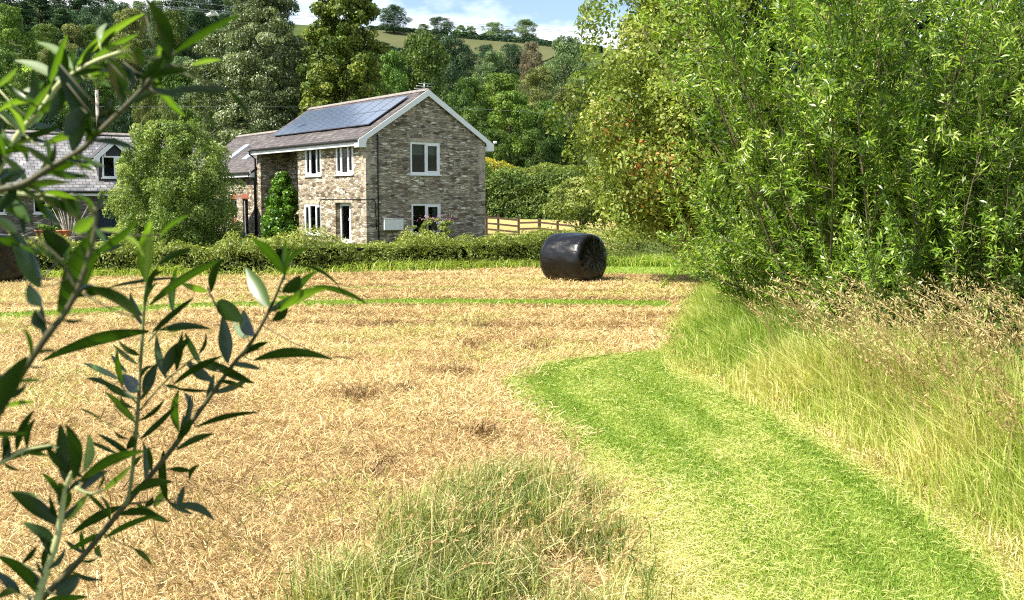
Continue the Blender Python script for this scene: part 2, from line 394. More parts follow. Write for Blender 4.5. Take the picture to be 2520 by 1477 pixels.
n = 520000
Y = rng.uniform(4.0, 29.8, n); X = rng.uniform(-1, 1, n) * (.53 * Y + .9)
keep = (Y < np.interp(X, [-16, -14, -4, 1, 6], [26.2, 26.8, 28.8, 30.0, 29.0])) & (X < XV(Y) + .25)
inpath = (X > XL(Y) + .16 * rng.normal(size=n) + .5 * (fbm(X * 1.7, Y * 1.7, 27) - .5)) & (X < XR(Y)) & (Y < 13.55 + .15 * rng.normal(size=n))
keep &= ~inpath & ~strip_mask(X, Y)
X, Y = X[keep], Y[keep]; n = len(X)
swath = fbm(X * .35 + 3, Y * .9, 3); mound = .05 * fbm(X * 1.3, Y * 2.2, 9) ** 2
az = np.where(rng.random(n) < .42, rng.choice([0, math.pi], n) + rng.normal(size=n) * .45 + .12 * np.sin(Y), rng.uniform(0, 2 * math.pi, n)); Lb = rng.uniform(.03, .11, n) * (1 + Y / 40); D = np.stack([np.cos(az), np.sin(az), np.zeros(n)], 1)
az2 = az + rng.normal(size=n) * .6; D2 = np.stack([np.cos(az2), np.sin(az2), np.zeros(n)], 1)
P0 = np.stack([X, Y, mound + rng.uniform(0, .025, n)], 1)
P1 = P0 + D * (Lb * .5)[:, None]; P1[:, 2] += rng.uniform(.0, .045, n) * (1 + 1.2 * (rng.random(n) < .12))
P2 = P1 + D2 * (Lb * .5)[:, None]; P2[:, 2] += rng.normal(size=n) * .022
P2[:, 2] = np.maximum(P2[:, 2], .012)
clod = fbm(X * 2.1, Y * 2.6, 21, 3)
near_path = np.exp(-np.clip(XL(Y) - X, 0, 9) / .9) * (Y < 15)
rows = np.sin(Y * 4.1 + .5 * np.sin(X * .25) + 3 * fbm(X * .3, Y * .3, 23)) * sm(11, 17, Y)
Tt = .52 + .52 * (swath - .5) + .15 * rows + .22 * (fbm(X * .5, Y * 3.2, 29) - .5) - .7 * np.clip(clod - .62, 0, 1) * 2 + .12 * near_path + rng.normal(size=n) * .21
gp = (fbm(X * .6, Y * .6, 33) > .58) & (rng.random(n) < .28) | (rng.random(n) < .03)
Tt = np.clip(Tt, 0, .93); Tt[rng.random(n) < .06] = .08; Tt[gp] = 1.0
blades('hay_litter', P0, P1, P2, rng.uniform(.0022, .0045, n) * (1 + Y / 10), Tt, HAYB)

# the short mown path: strips of green turf and strips of straw litter
n = 280000
Y = 4.0 + 9.7 * rng.random(n) ** 1.15; xl = XL(Y); xr = XR(Y)
u = rng.uniform(-.05, 1.05, n); X = xl + (xr - xl) * u
def pathgreen(X, Y):
    uu = (X - XL(Y)) / np.maximum(XR(Y) - XL(Y), .2)
    wob = uu + .16 * (fbm(X * 1.5, Y * .9, 41) - .5)
    c = np.interp(Y, [5, 6.75, 8.4, 10, 12, 14], [.38, .47, .70, .86, .95, 1.0])
    s = .6 * np.exp(-((wob - c) / np.interp(Y, [5, 8.4, 10, 13], [.12, .2, .11, .10])) ** 2) + 1.25 * np.exp(-(wob / .24) ** 2) * sm(8.6, 6.4, Y) + .6 * np.exp(-((wob - 1) / .06) ** 2)
    s = s + .55 * np.exp(-((wob - .36) / .09) ** 2) * sm(8.6, 10, Y) + .35 * np.exp(-((wob - .62) / .06) ** 2) * sm(9.5, 11, Y) + .6 * np.exp(-(wob / .07) ** 2)
    return np.clip(1 - s, 0, 1), uu
g, uu = pathgreen(X, Y)
straw = np.clip((1 - g) * (.75 + .5 * fbm(X * 3, Y * 3, 43)) + .7 * (fbm(X * 2, Y * 2, 44) - .55), 0, 1)
T = np.clip(.40 + .24 * straw + .13 * np.sin((uu + .05 * fbm(X, Y, 46)) * 26) * sm(.05, .2, uu) + .25 * (fbm(X * 2.5, Y * 1.6, 47) - .5) + rng.normal(size=n) * .15, 0, 1)
sl_ = np.clip(np.exp(-(uu / .26) ** 2) * sm(8.4, 6.2, Y) + .6 * np.exp(-((uu - 1) / .06) ** 2), 0, 1) * (.6 + .8 * fbm(X * 2, Y * 2, 45))
ls = rng.random(n) < (.03 + .32 * straw ** 1.5 + .5 * sl_)
T[ls] = rng.uniform(.60, .88, ls.sum()); T[(rng.random(n) < .8 * sl_) & ls] = .97; T[(rng.random(n) < .35 * sl_) & ~ls] = .9
up = ~ls
upright(X[up], Y[up], np.zeros(up.sum()), rng.uniform(.02, .05, up.sum()), rng.uniform(.0022, .0045, up.sum()) * (1 + Y[up] / 14), rng.uniform(.2, 1.1, up.sum()), T[up], 'path_grass', PATHB)
X, Y, T = X[ls], Y[ls], T[ls]; n = len(X)
az = rng.uniform(0, 2 * math.pi, n); D = np.stack([np.cos(az), np.sin(az), np.zeros(n)], 1); Lb = rng.uniform(.02, .08, n)
P0 = np.stack([X, Y, rng.uniform(.015, .05, n)], 1); P1 = P0 + D * (Lb * .5)[:, None]; P1[:, 2] += .008; P2 = P1 + D * (Lb * .5)[:, None] + rng.normal(size=(n, 3)) * .012
blades('path_litter', P0, P1, P2, rng.uniform(.002, .004, n) * (1 + Y / 14), T, PATHB)
# green blades on the thin strips
n = 26000; Xs = []; Ys = []
for (a, b), k in zip(STRIPS, (26000, 5000, 9000)):
    a = np.array(a); b = np.array(b); x = rng.uniform(a[0, 0], a[-1, 0], k); v = rng.uniform(-.1, 1.1, k)
    Xs.append(x); Ys.append(np.interp(x, a[:, 0], a[:, 1]) * v + np.interp(x, b[:, 0], b[:, 1]) * (1 - v))
X = np.concatenate(Xs); Y = np.concatenate(Ys); n = len(X)
upright(X, Y, np.zeros(n), rng.uniform(.03, .07, n), rng.uniform(.006, .012, n) * 1.6, rng.uniform(.2, 1, n), np.clip(.38 + .14 * rng.normal(size=n), 0, 1), 'strip_grass', PATHB)

def seed_stems(name, X, Y, Z, h, az, lean, mat_t, parts=7, kind='stuff', hl=.16, spread=.03, sw=.004):
    """grass stems with drooping heads of many small spikelets"""
    n = len(X); V = []; T = []
    D = np.stack([np.cos(az), np.sin(az), np.zeros(n)], 1); P0 = np.stack([X, Y, Z], 1); up = np.array([0, 0, 1.0])
    S = np.stack([-np.sin(az), np.cos(az), np.zeros(n)], 1)
    def pt(u): return P0 + up * (h * (u - .22 * lean * u ** 3))[:, None] + D * (h * lean * .6 * u ** 2.2)[:, None]
    us = [0, .45, .8, 1.0]; W = (S + .4 * rng.normal(size=(n, 3))) * (sw * (1 + Y / 16))[:, None] * .5
    for a, b in zip(us[:-1], us[1:]):
        V.append(np.stack([pt(a) - W, pt(a) + W, pt(b) + W * .7, pt(b) - W * .7], 1)); T.append(np.full((n, 4), .62) + .2 * rng.normal(size=(n, 1)))
    hu = hl / h
    for k in range(parts):
        u = 1 - hu * (k + .5) / parts + .01 * rng.normal(size=n); c = P0 + up * (h * (u - .22 * lean * u ** 3))[:, None] + D * (h * lean * .6 * np.abs(u) ** 2.2)[:, None]
        A = nrm(D * .5 + up * .6 + rng.normal(size=(n, 3)) * .55); c = c + A * (spread * (.3 + k / parts))
        Nn = nrm(rng.normal(size=(n, 3))); Nn = nrm(Nn - A * (Nn * A).sum(1, keepdims=True)); B = np.cross(Nn, A)
        ll = rng.uniform(.012, .028, n)[:, None]; ww = (rng.uniform(.0022, .0045, n) * (1 + Y / 16))[:, None]
        V.append(np.stack([c - A * ll, c + B * ww, c + A * ll, c - B * ww], 1)); T.append(np.repeat((mat_t + .16 * rng.normal(size=n))[:, None], 4, 1))
    V = np.concatenate(V, 0); T = np.clip(np.concatenate(T, 0), 0, 1)
    o = quads(name, V, SEEDB, T)
    if kind: tag(o, kind=kind)
    return o
# tall verge on the right
n = 95000
Y = rng.uniform(4.2, 24, n); dX = rng.gamma(1.6, .95, n); X = XV(Y) + .10 * rng.normal(size=n) + dX - .05 + .25 * (fbm(Y * .9, Y * 0 + 2, 51) - .5)
keep = (X < .56 * Y + 1.2); X, Y, dX = X[keep], Y[keep], dX[keep]; n = len(X)
clump = fbm(X * 1.1, Y * 1.1, 53)
h = (.16 + (.62 + .08 * sm(10.5, 13, Y)) * sm(0, 1.1, dX)) * (.65 + .7 * clump) * rng.uniform(.6, 1.15, n)
h *= (1 - .45 * sm(9.5, 12.5, Y) * (1 - sm(.8, 2.4, dX))) * (1 - .28 * sm(1.4, 2.4, dX))
T = np.clip(.80 - .42 * sm(.25, 2.2, dX) - .22 * sm(10.5, 12.5, Y) - .16 * sm(8, 9.5, Y) * sm(1.2, 2, dX) + .6 * (clump - .5) + .15 * rng.normal(size=n), 0, .98)
dry = rng.random(n) < .13 + .35 * sm(1.2, 2.6, dX); T[dry] = rng.uniform(.8, 1, dry.sum())
az = math.pi + rng.normal(size=n) * 1.3
upright(X, Y, np.zeros(n), h, rng.uniform(.004, .008, n) * (1 + Y / 18), rng.uniform(.1, .75, n), T, 'tall_verge_grass', VERGB, az=az)
n = 1900
Y = np.where(rng.random(n) < .86, rng.uniform(4.6, 11, n), rng.uniform(11, 18, n)); X = XV(Y) + .35 + rng.gamma(2.2, .75, n) + .9 * sm(8, 12, Y); keep = X < .56 * Y + 1.2; X, Y = X[keep], Y[keep]; n = len(X)
seed_stems('verge_seed_grass', X, Y, np.zeros(n), rng.uniform(.55, .95, n) * (.8 + .4 * fbm(X, Y, 57)), math.pi + rng.normal(size=n) * .9, rng.uniform(.2, 1.0, n), .50 + .6 * (fbm(X * .8, Y * .8, 59) - .5), 14)
# long pale grass leaning out in front of the willow
n = 330; Y = rng.uniform(7.5, 11.5, n); X = XV(Y) + rng.uniform(.5, 3.2, n)
seed_stems('arching_seed_grass', X, Y, np.zeros(n), rng.uniform(1.0, 1.55, n), math.pi + rng.normal(size=n) * .5, rng.uniform(.6, 1.15, n), np.full(n, .85), 18, hl=.38, spread=.05, sw=.005)

# the uncut tuft in the foreground
tuft = np.array([G(*p) for p in [(740, 1560), (800, 1450), (900, 1370), (1010, 1290), (1150, 1215), (1300, 1190), (1430, 1230), (1500, 1330), (1540, 1460), (1560, 1560)]])
def inpoly(X, Y, poly):
    m = np.zeros(X.shape, bool); j = len(poly) - 1
    for i in range(len(poly)):
        xi, yi = poly[i]; xj, yj = poly[j]
        m ^= ((yi > Y) != (yj > Y)) & (X < (xj - xi) * (Y - yi) / (yj - yi + 1e-12) + xi); j = i
    return m
n = 60000; X = rng.uniform(-2.2, 1.0, n); Y = rng.uniform(4.4, 8.4, n)
k = inpoly(X + .12 * rng.normal(size=n), Y + .2 * rng.normal(size=n), tuft) & (fbm(X * 2.2, Y * 2.2, 61) > .33 + .2 * rng.random(n)); X, Y = X[k], Y[k]; n = len(X)
cl = fbm(X * 2.5, Y * 2.5, 63)
T = np.clip(.36 + .9 * (cl - .5) + .2 * rng.normal(size=n), 0, 1); dry = rng.random(n) < .30; T[dry] = rng.uniform(.75, 1, dry.sum())
upright(X, Y, np.zeros(n), rng.uniform(.07, .31, n) * (.4 + 1.1 * cl), rng.uniform(.0035, .0065, n) * 1.2, rng.uniform(.1, .95, n), T, 'long_grass_tuft', TUFTB)
n = 480; X = rng.uniform(-1.9, .7, n); Y = rng.uniform(4.9, 8.3, n); k = inpoly(X, Y, tuft); X, Y = X[k], Y[k]; n = len(X)
seed_stems('tuft_seed_grass', X, Y, np.zeros(n), rng.uniform(.3, .56, n), rng.normal(size=n) * .9, rng.uniform(.3, 1.5, n), rng.uniform(.55, 1, n), 12, hl=.11, spread=.006, sw=.0035)
n = 80; X = rng.uniform(-2.3, -.9, n); Y = rng.uniform(4.6, 6.2, n)
seed_stems('sparse_rye_grass', X, Y, np.zeros(n), rng.uniform(.3, .55, n), rng.uniform(1.5, 4.6, n), rng.uniform(.3, 1.1, n), rng.uniform(.3, .9, n), 16, hl=.26, spread=.004, sw=.004)
# dead brown tufts left standing in the cut hay
for i, (px, py, s, lab) in enumerate([(873, 985, .17, 'dark brown upright tuft of dead grass in the cut hay'), (1000, 962, .10, 'small low brown grass clod between dark tuft and green path'), (1185, 1075, .13, 'brown clod of dead grass beside the start of the long green tuft'),
                                       (1112, 922, .13, 'grey brown flattened grass tuft left of the bend in the green path'), (1165, 858, .15, 'olive brown tuft of grass in the hay short of the black bale'), (1305, 862, .14, 'dull green flattened tuft nearest the far end of the path')]):
    gx, gy = G(px, py); n = 160
    o = upright(rng.normal(size=n) * s * .7, rng.normal(size=n) * s * .8, np.zeros(n), rng.uniform(.4, 1.1, n) * s * 1.25, rng.uniform(.007, .012, n), rng.uniform(.2, 1.3, n), np.clip(rng.uniform(.0, .35, n), 0, 1), 'grass_tuft', HAYB, kind=None)
    o.location = (gx, gy, 0); tag(o, lab, 'grass tuft', 'dead tufts in the cut hay')

# uncut grass along the foot of the hedges
hp = np.array([at(-60, 600, 25.6)[:2], at(60, 600, 26.0)[:2], at(300, 600, 26.4)[:2], at(690, 600, 27.0)[:2], at(860, 600, 28.0)[:2], at(1120, 600, 29.0)[:2], at(1345, 600, 30.4)[:2], at(1500, 600, 30.6)[:2], at(1760, 600, 30.6)[:2]])
n = 16000; X = rng.uniform(hp[0, 0], hp[-1, 0], n); Y = np.interp(X, hp[:, 0], hp[:, 1]) + .35 + .35 * rng.normal(size=n)
k = fbm(X * .7, Y * .7, 81) > .36 + .2 * rng.random(n); X, Y = X[k], Y[k]; n = len(X)
upright(X, Y, np.zeros(n), rng.uniform(.12, .42, n) * (.5 + fbm(X * .9, Y * 0, 83)), rng.uniform(.012, .022, n), rng.uniform(.2, 1.1, n), np.clip(rng.normal(size=n) * .2 + .55, 0, 1), 'hedge_foot_grass', VERGB)

# ------------------------------------------------------------------ stone house
GA = 35.6                                        # the gable wall runs this many degrees off the picture plane
PH = at(902, 560, 46); PH.z = 0
def local_frame(o, rz):
    c, s = math.cos(rz), math.sin(rz)
    ex, ey = Vector((c, s, 0)), Vector((-s, c, 0))
    def loc(xd, yd, axis, val):
        n = ex if axis == 'x' else ey
        p = onplane(xd, yd, o + n * val, n) - o
        return (p.dot(ex), p.dot(ey), p.z)
    return ex, ey, loc
hx, hy, hloc = local_frame(PH, R(GA))
house = empty('stone_house', PH, R(GA))
tag(house, 'two-storey rubble stone house with solar panels on its slate roof and white windows', 'house')
HW = 6.3; S1_, S2_, S3_ = 7.13, 11.9, 12.35; WEND = 23.0; RD = 1.57; TH = .42
KM, ZM = .66, 4.62                              # main roof pitch and eave height
zt = lambda x: ZM + KM * (min(x, HW - x) + .35)
KW, ZW = .725, 3.45
zw = lambda x: ZW + KW * (min(x, HW - x) + .3)
def side(h, d, z): return (d, h, z)              # wall along local y, outside at d=0
def gable(h, d, z): return (h, d, z)
def wall_panel(mb, mp, h0, h1, z0, z1, d0, d1, ops=()):
    hs = sorted({h0, h1} | {v for o in ops for v in o[:2] if h0 < v < h1}); zs = sorted({z0, z1} | {v for o in ops for v in o[2:4] if z0 < v < z1})
    mb.m = mp
    for a, b in zip(hs[:-1], hs[1:]):
        run = None
        for c, d in zip(zs[:-1], zs[1:]):
            inside = any(o[0] <= (a + b) / 2 <= o[1] and o[2] <= (c + d) / 2 <= o[3] for o in ops)
            if inside:
                if run: mb_box(mb, a, b, d0, d1, *run); run = None
            else: run = (run[0], d) if run else (c, d)
        if run: mb_box(mb, a, b, d0, d1, *run)
    mb.m = None
def mb_box(mb, h0, h1, d0, d1, z0, z1): mb.box(h0, h1, d0, d1, z0, z1)
def rect(loc, axis, val, x0, y0, x1, y1):
    a = [loc(x0, (y0 + y1) / 2, axis, val), loc(x1, (y0 + y1) / 2, axis, val)]
    k = 1 if axis == 'x' else 0
    hs = sorted((a[0][k], a[1][k])); xm = (x0 + x1) / 2
    return (hs[0], hs[1], loc(xm, y1, axis, val)[2], loc(xm, y0, axis, val)[2])
W1 = rect(hloc, 'x', 0, 750, 357, 790, 433); W2 = rect(hloc, 'x', 0, 825, 351, 869, 429.5); W3 = rect(hloc, 'x', 0, 748.5, 502, 790, 576)
DO = rect(hloc, 'x', 0, 826, 499, 865, 602); DO = (DO[0], DO[1], .02, DO[3])
G1 = rect(hloc, 'y', 0, 1009.5, 350.5, 1083, 429.5); G2 = rect(hloc, 'y', 0, 1012.5, 501, 1085, 577)
RWn = rect(hloc, 'x', RD, 728, 368, 735.5, 432); RWn = (RWn[1] - 1.1, RWn[1], W1[2], W1[3])
WDr = rect(hloc, 'x', 0, 569, 490, 583, 600); WDr = (WDr[0], WDr[1], .02, WDr[3]); WWn = rect(hloc, 'x', 0, 597, 489, 610.5, 578)
mb = MB()
EZ = zt(0) - .17
wall_panel(mb, side, 0, S1_, -.3, EZ, 0, TH, [W1, W2, W3, DO])
wall_panel(mb, side, S1_ + .003, S2_, -.3, zt(RD) - .17, RD, RD + TH, [RWn])
wall_panel(mb, gable, .003, RD, -.3, EZ, S1_ - TH, S1_ - .003)
wall_panel(mb, gable, 0, RD + .2, -.3, EZ, S2_, S3_)
wall_panel(mb, side, TH, S3_, -.3, EZ, HW - TH, HW)
def gable_wall(mb, y0, y1, x0, x1, ops=()):
    wall_panel(mb, gable, x0, x1, -.3, EZ, y0, y1, ops)
    mb.prism([(x0, EZ), (x1, EZ), (HW / 2 + .001, zt(HW / 2) - .17)], y0, y1, lambda a, b, d: (a, d, b))
gable_wall(mb, -.004, TH, 0.004, HW + .004, [G1, G2])
gable_wall(mb, S3_ - .3, S3_ - .01, RD + .22, HW - TH - .01)
mb.build('wall', M['stone'], house)
mb = MB()
wall_panel(mb, side, S3_ + .003, WEND, -.3, zw(0) - .16, .012, TH, [WDr, WWn])
wall_panel(mb, side, S3_ + .003, WEND, -.3, zw(0) - .16, HW - TH, HW - .012)
wall_panel(mb, gable, TH, HW - TH, -.3, zw(0) - .16, WEND - TH, WEND)
mb.prism([(.0, zw(0) - .16), (HW, zw(0) - .16), (HW / 2, zw(HW / 2) - .16)], WEND - TH, WEND - .003, lambda a, b, d: (a, d, b))
mb.build('wing_wall', M['stone'], house)

# bigger corner stones and lintels, a few mm proud of the rubble
M['quoin'] = plain('dressed_corner_stone', (.40, .34, .26), .9, .15, var=.4, scale=3.5, bump=.5)
mb = MB(); rq = random.Random(4); z = -.2; k = 0
while z < EZ - .35:
    h_ = rq.uniform(.17, .33)
    if rq.random() < .75:
        l1, l2 = (rq.uniform(.34, .52), rq.uniform(.18, .26)) if k % 2 else (rq.uniform(.18, .26), rq.uniform(.34, .55))
        mb.box(-.006, l1, -.011, .1, z, z + h_ - .012); mb.box(-.007, .1, .101, l2, z, z + h_ - .012)
        l1 = rq.uniform(.2, .55); mb.box(HW - l1, HW + .009, -.011, .12, z + .05, z + h_ + .04)
    z += h_; k += 1
mb.build('corner_stones', M['quoin'], house)
for r, mp_ in ((W3, side), (DO, side), (G1, gable), (G2, gable)):
    mb = MB(); mb.m = mp_; mb.box(r[0] - .14, r[1] + .12, -.013, .1, r[3] + .004, r[3] + .17); mb.build('lintel', M['quoin'], house)

def roof_slab(name, x0, x1, zf, y0, y1, th, mat, parent):
    """one slope: top surface zf(x) between x0 (eave) and x1 (ridge), with slate UVs"""
    L_ = math.hypot(x1 - x0, zf(x1) - zf(x0))
    bm = bmesh.new(); uvl = bm.loops.layers.uv.new('UVMap')
    ny = max(2, int((y1 - y0) / .6)); nx = 8
    def jit(i, j): return .012 * math.sin(i * 1.7 + j * 2.3) + .008 * math.sin(i * .6 - j * 1.1)
    g = [[bm.verts.new((x0 + (x1 - x0) * i / nx, y0 + (y1 - y0) * j / ny, zf(x0) + (zf(x1) - zf(x0)) * i / nx + (jit(i, j) if 0 < i < nx else 0))) for j in range(ny + 1)] for i in range(nx + 1)]
    b = [[bm.verts.new((x0 + (x1 - x0) * i / nx, y0 + (y1 - y0) * j / ny, zf(x0) + (zf(x1) - zf(x0)) * i / nx - th)) for j in (0, ny)] for i in (0, nx)]
    for i in range(nx):
        for j in range(ny):
            f = bm.faces.new((g[i][j], g[i + 1][j], g[i + 1][j + 1], g[i][j + 1])); f.smooth = True
            for lp, (ii, jj) in zip(f.loops, ((i, j), (i + 1, j), (i + 1, j + 1), (i, j + 1))):
                lp[uvl].uv = (y0 + (y1 - y0) * jj / ny, L_ * ii / nx)
    bm.faces.new((b[0][0], b[0][1], b[1][1], b[1][0]))
    for row, e in ((g[0], b[0]), (g[nx], b[1])): bm.faces.new([row[j] for j in range(ny + 1)] + [e[1], e[0]])
    for k, jj in ((0, 0), (1, ny)): bm.faces.new([g[i][jj] for i in range(nx + 1)] + [b[1][k], b[0][k]])
    bmesh.ops.recalc_face_normals(bm, faces=bm.faces)
    me = bpy.data.meshes.new(name); bm.to_mesh(me); bm.free(); me.materials.append(mat)
    return link(name, me, parent)
rf = roof_slab('roof', -.35, HW / 2, zt, -.10, S3_ + .12, .13, M['slate'], house)
rb = roof_slab('roof', HW + .35, HW / 2, lambda x: ZM + KM * (HW - x + .35), -.10, S3_ + .12, .13, M['slate'], house)
roof_slab('wing_roof', -.3, HW / 2, zw, S3_ + .125, WEND + .15, .12, M['slate'], house)
roof_slab('wing_roof', HW + .3, HW / 2, lambda x: ZW + KW * (HW - x + .3), S3_ + .125, WEND + .15, .12, M['slate'], house)
def ridge_tiles(name, y0, y1, zr, parent, step=.42, f=None):
    mb = MB(); y = y0
    while y < y1 - .02:
        e = min(y + step - .012, y1)
        mb.prism([(-.15, -.10), (-.14, -.06), (0, .035), (.14, -.06), (.15, -.10), (0, -.02)], y, e, f or (lambda a, b, d: (HW / 2 + a, d, zr + b)))
        y += step
    return mb.build(name, M['ridge'], parent)
ridge_tiles('ridge_tiles', -.1, S3_ + .12, zt(HW / 2) + .02, rf)
ridge_tiles('ridge_tiles', S3_ + .15, WEND + .15, zw(HW / 2) + .02, house)
# bargeboards with boxed ends
for sgn in (0, 1):
    mb = MB()
    X_ = (lambda x: x) if sgn == 0 else (lambda x: HW - x)
    t0 = zt(-.35 + 0) - .02
    mb.prism([(X_(-.42), ZM - .38), (X_(-.1), ZM - .38), (X_(.02), ZM - .02), (X_(HW / 2), zt(HW / 2) - .30), (X_(HW / 2), zt(HW / 2) - .012), (X_(-.42), ZM - .062)], -.15, -.103, lambda a, b, d: (a, d, b))
    mb.box(min(X_(-.40), X_(-.01)), max(X_(-.40), X_(-.01)), -.102, .3, ZM - .375, ZM - .16)
    mb.build('bargeboard', M['white'], house)
# fascia, soffit and gutter along the lit eave
mb = MB(); mb.box(-.36, -.33, -.1, S3_ + .1, ZM - .30, ZM - .135); mb.box(-.329, -.003, .31, S3_ + .1, ZM - .29, ZM - .265); mb.build('fascia', M['white_fascia'], house)
def gutter(name, x, y0, y1, z, parent):
    mb = MB(); prof_ = [(math.cos(a) * .062, math.sin(a) * .062) for a in np.linspace(math.pi, 2 * math.pi, 7)] + [(math.cos(a) * .05, math.sin(a) * .05) for a in np.linspace(2 * math.pi, math.pi, 7)]
    mb.prism(prof_, y0, y1, lambda a, b, d: (x + a, d, z + b)); return mb.build(name, M['black_plastic'], parent, smooth=False)
gu = gutter('gutter', -.425, -.05, S3_ + .1, ZM - .07, house)
mb = MB(); mb.box(-.34, -.31, S3_ + .13, WEND, ZW - .27, ZW - .13); mb.build('wing_fascia', M['white_fascia'], house)
gutter('gutter', -.375, S3_ + .13, WEND + .05, ZW - .07, house)
mb = MB(); mb.box(-.35, -.02, S3_ + .128, S3_ + .16, ZW - .30, ZW + .08); mb.build('wing_bargeboard', M['white_fascia'], house)
for pts in ([(-.42, S3_ - .02, ZM - .1), (-.42, S3_ - .02, ZM - .25), (-.08, S3_ + .05, ZM - .5), (-.08, S3_ + .05, 0)], [(-.37, S3_ + .3, ZW - .1), (-.36, S3_ + .3, ZW - .22), (-.09, S3_ + .2, ZW - .45), (-.09, S3_ + .2, 0)]):
    mb = MB(); mb.tube(pts, .045, 8); mb.build('downpipe', M['black_plastic'], house, True)
# pipe and cable on the gable and round the corner
gx = hloc(928.6, 400, 'y', 0)[0]; g0 = hloc(928.6, 560, 'y', 0)[2]
mb = MB(); mb.tube([(gx, -.05, hloc(928.6, 331, 'y', 0)[2]), (gx, -.05, 0)], .033, 8); mb.build('downpipe', M['black_plastic'], house, True)
a = hloc(937, 570, 'x', 0); zc_ = hloc(902, 491, 'x', 0)[2]
ya = hloc(787, 495, 'x', 0)[1]
mb = MB(); mb.tube([(-.02, ya, .4), (-.02, ya, zc_ - .15), (-.02, ya - .15, zc_), (-.025, .05, zc_), (-.025, -.025, zc_), (gx - .22, -.025, zc_), (gx - .13, -.025, zc_ - .12), (gx - .10, -.03, hloc(928, 565, 'y', 0)[2])], .016, 6); mb.build('cable', M['black_plastic'], house, True)

def window(parent, mp, r, rev, kinds, fr=.10, sill=True, curtain=None, name='window', proud=.03):
    """r=(h0,h1,z0,z1); kinds = list of (fraction, sub-frame?) lights; frame set rev behind the outer face"""
    h0, h1, z0, z1 = r; mb = MB(); mb.m = mp; d0, d1 = rev - proud, rev + .05
    mb.box(h0, h1, d0, d1, z0, z0 + fr); mb.box(h0, h1, d0, d1, z1 - fr, z1)
    mb.box(h0, h0 + fr, d0, d1, z0 + fr, z1 - fr); mb.box(h1 - fr, h1, d0, d1, z0 + fr, z1 - fr)
    x = h0 + fr; wtot = h1 - h0 - 2 * fr; gl = MB(); gl.m = mp
    for i, (f, sub) in enumerate(kinds):
        e = x + wtot * f
        if i < len(kinds) - 1: mb.box(e - .042, e + .042, d0 + .004, d1 - .004, z0 + fr, z1 - fr)
        l, rr = x + (.042 if i else 0), e - (.042 if i < len(kinds) - 1 else 0)
        if sub:
            s = .06; za, zb = z0 + fr, z1 - fr; q0, q1 = d0 - .012, d1 - .02
            mb.box(l, rr, q0, q1, za, za + s); mb.box(l, rr, q0, q1, zb - s, zb); mb.box(l, l + s, q0, q1, za + s, zb - s); mb.box(rr - s, rr, q0, q1, za + s, zb - s)
        x = e
    gl.box(h0 + fr * .5, h1 - fr * .5, rev + .012, rev + .024, z0 + fr * .5, z1 - fr * .5)
    o = mb.build(name, M['white'], parent)
    gl.m = mp; gl.build('pane', M['glass'], o)
    if sill:
        sb = MB(); sb.m = mp; sb.box(h0 - .05, h1 + .05, -.07, rev + .02, z0 - .06, z0 - .002); sb.build('sill', M['white'], o)
    if curtain:
        for cm, c in curtain:
            cb = MB(); cb.m = mp
            n = 14; pts = []
            for i in range(n + 1):
                h = h0 + (h1 - h0) * (c[0] + (c[1] - c[0]) * i / n); pts.append((h, rev + .13 + .025 * math.sin(i * 2.1)))
            za, zb = z0 + (z1 - z0) * c[2], z0 + (z1 - z0) * c[3]
            vs = [(p[0], p[1], za) for p in pts] + [(p[0], p[1], zb) for p in pts] + [(p[0], p[1] + .012, za) for p in pts] + [(p[0], p[1] + .012, zb) for p in pts]
            m_ = n + 1
            fs = [(i, i + 1, m_ + i + 1, m_ + i) for i in range(n)] + [(2 * m_ + i, 3 * m_ + i, 3 * m_ + i + 1, 2 * m_ + i + 1) for i in range(n)]
            cb.add(vs, fs); cb.build('curtain' if cm == 'curtain' else 'blind', M[cm], o)
    return o
three = [(.30, 1), (.40, 0), (.30, 1)]
ct = [('curtain', (.02, .26, 0, 1)), ('curtain', (.74, .98, 0, 1))]
window(house, side, W1, .05, three, curtain=ct); window(house, side, W2, .05, three, curtain=ct); window(house, side, W3, .05, three, curtain=[('curtain', (.5, .9, 0, 1))])
window(house, gable, G1, .05, [(.52, 0), (.48, 1)], curtain=[('blind', (.02, .98, .6, 1))]); window(house, gable, G2, .05, [(.5, 0), (.5, 1)], curtain=[('curtain', (.78, .98, 0, 1))])
for r in (G1, G2):                               # near-black boxes: unlit room darkness put into colour behind the gable windows
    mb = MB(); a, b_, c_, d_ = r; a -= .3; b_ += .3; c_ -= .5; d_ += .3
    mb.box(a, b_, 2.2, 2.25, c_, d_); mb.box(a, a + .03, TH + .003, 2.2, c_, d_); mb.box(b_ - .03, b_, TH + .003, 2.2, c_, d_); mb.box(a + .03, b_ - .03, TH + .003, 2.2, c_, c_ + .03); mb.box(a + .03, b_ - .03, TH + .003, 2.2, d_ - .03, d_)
    mb.build('unlit_room_box', M['dark_timber_and_room'], house)
window(house, lambda h, d, z: (RD + d, h, z), RWn, .08, [(.5, 0), (.5, 0)], sill=False)
window(house, side, WWn, .15, [(1, 0)], fr=.05, sill=True)
# door in its deep reveal
dw = (DO[0] + .02, DO[1] - .38, DO[2], DO[3] - .02)
d = window(house, side, (DO[0] + .002, DO[1] - .002, DO[2], DO[3] - .002), .26, [(.32, 0), (.68, 1)], fr=.09, sill=False, name='door')
mb = MB(); mb.m = side; mb.box(DO[0] + .62, DO[0] + .65, .17, .22, 1.0, 1.14); mb.build('handle', M['metal'], d)
d = window(house, side, (WDr[0], WDr[1], WDr[2], WDr[3]), .2, [(1, 1)], fr=.06, sill=False, name='wing_door')
mb = MB(); mb.m = side; mb.box(WDr[0] + .12, WDr[1] - .12, .14, .2, .05, .95); mb.build('panel', M['brick'], d)
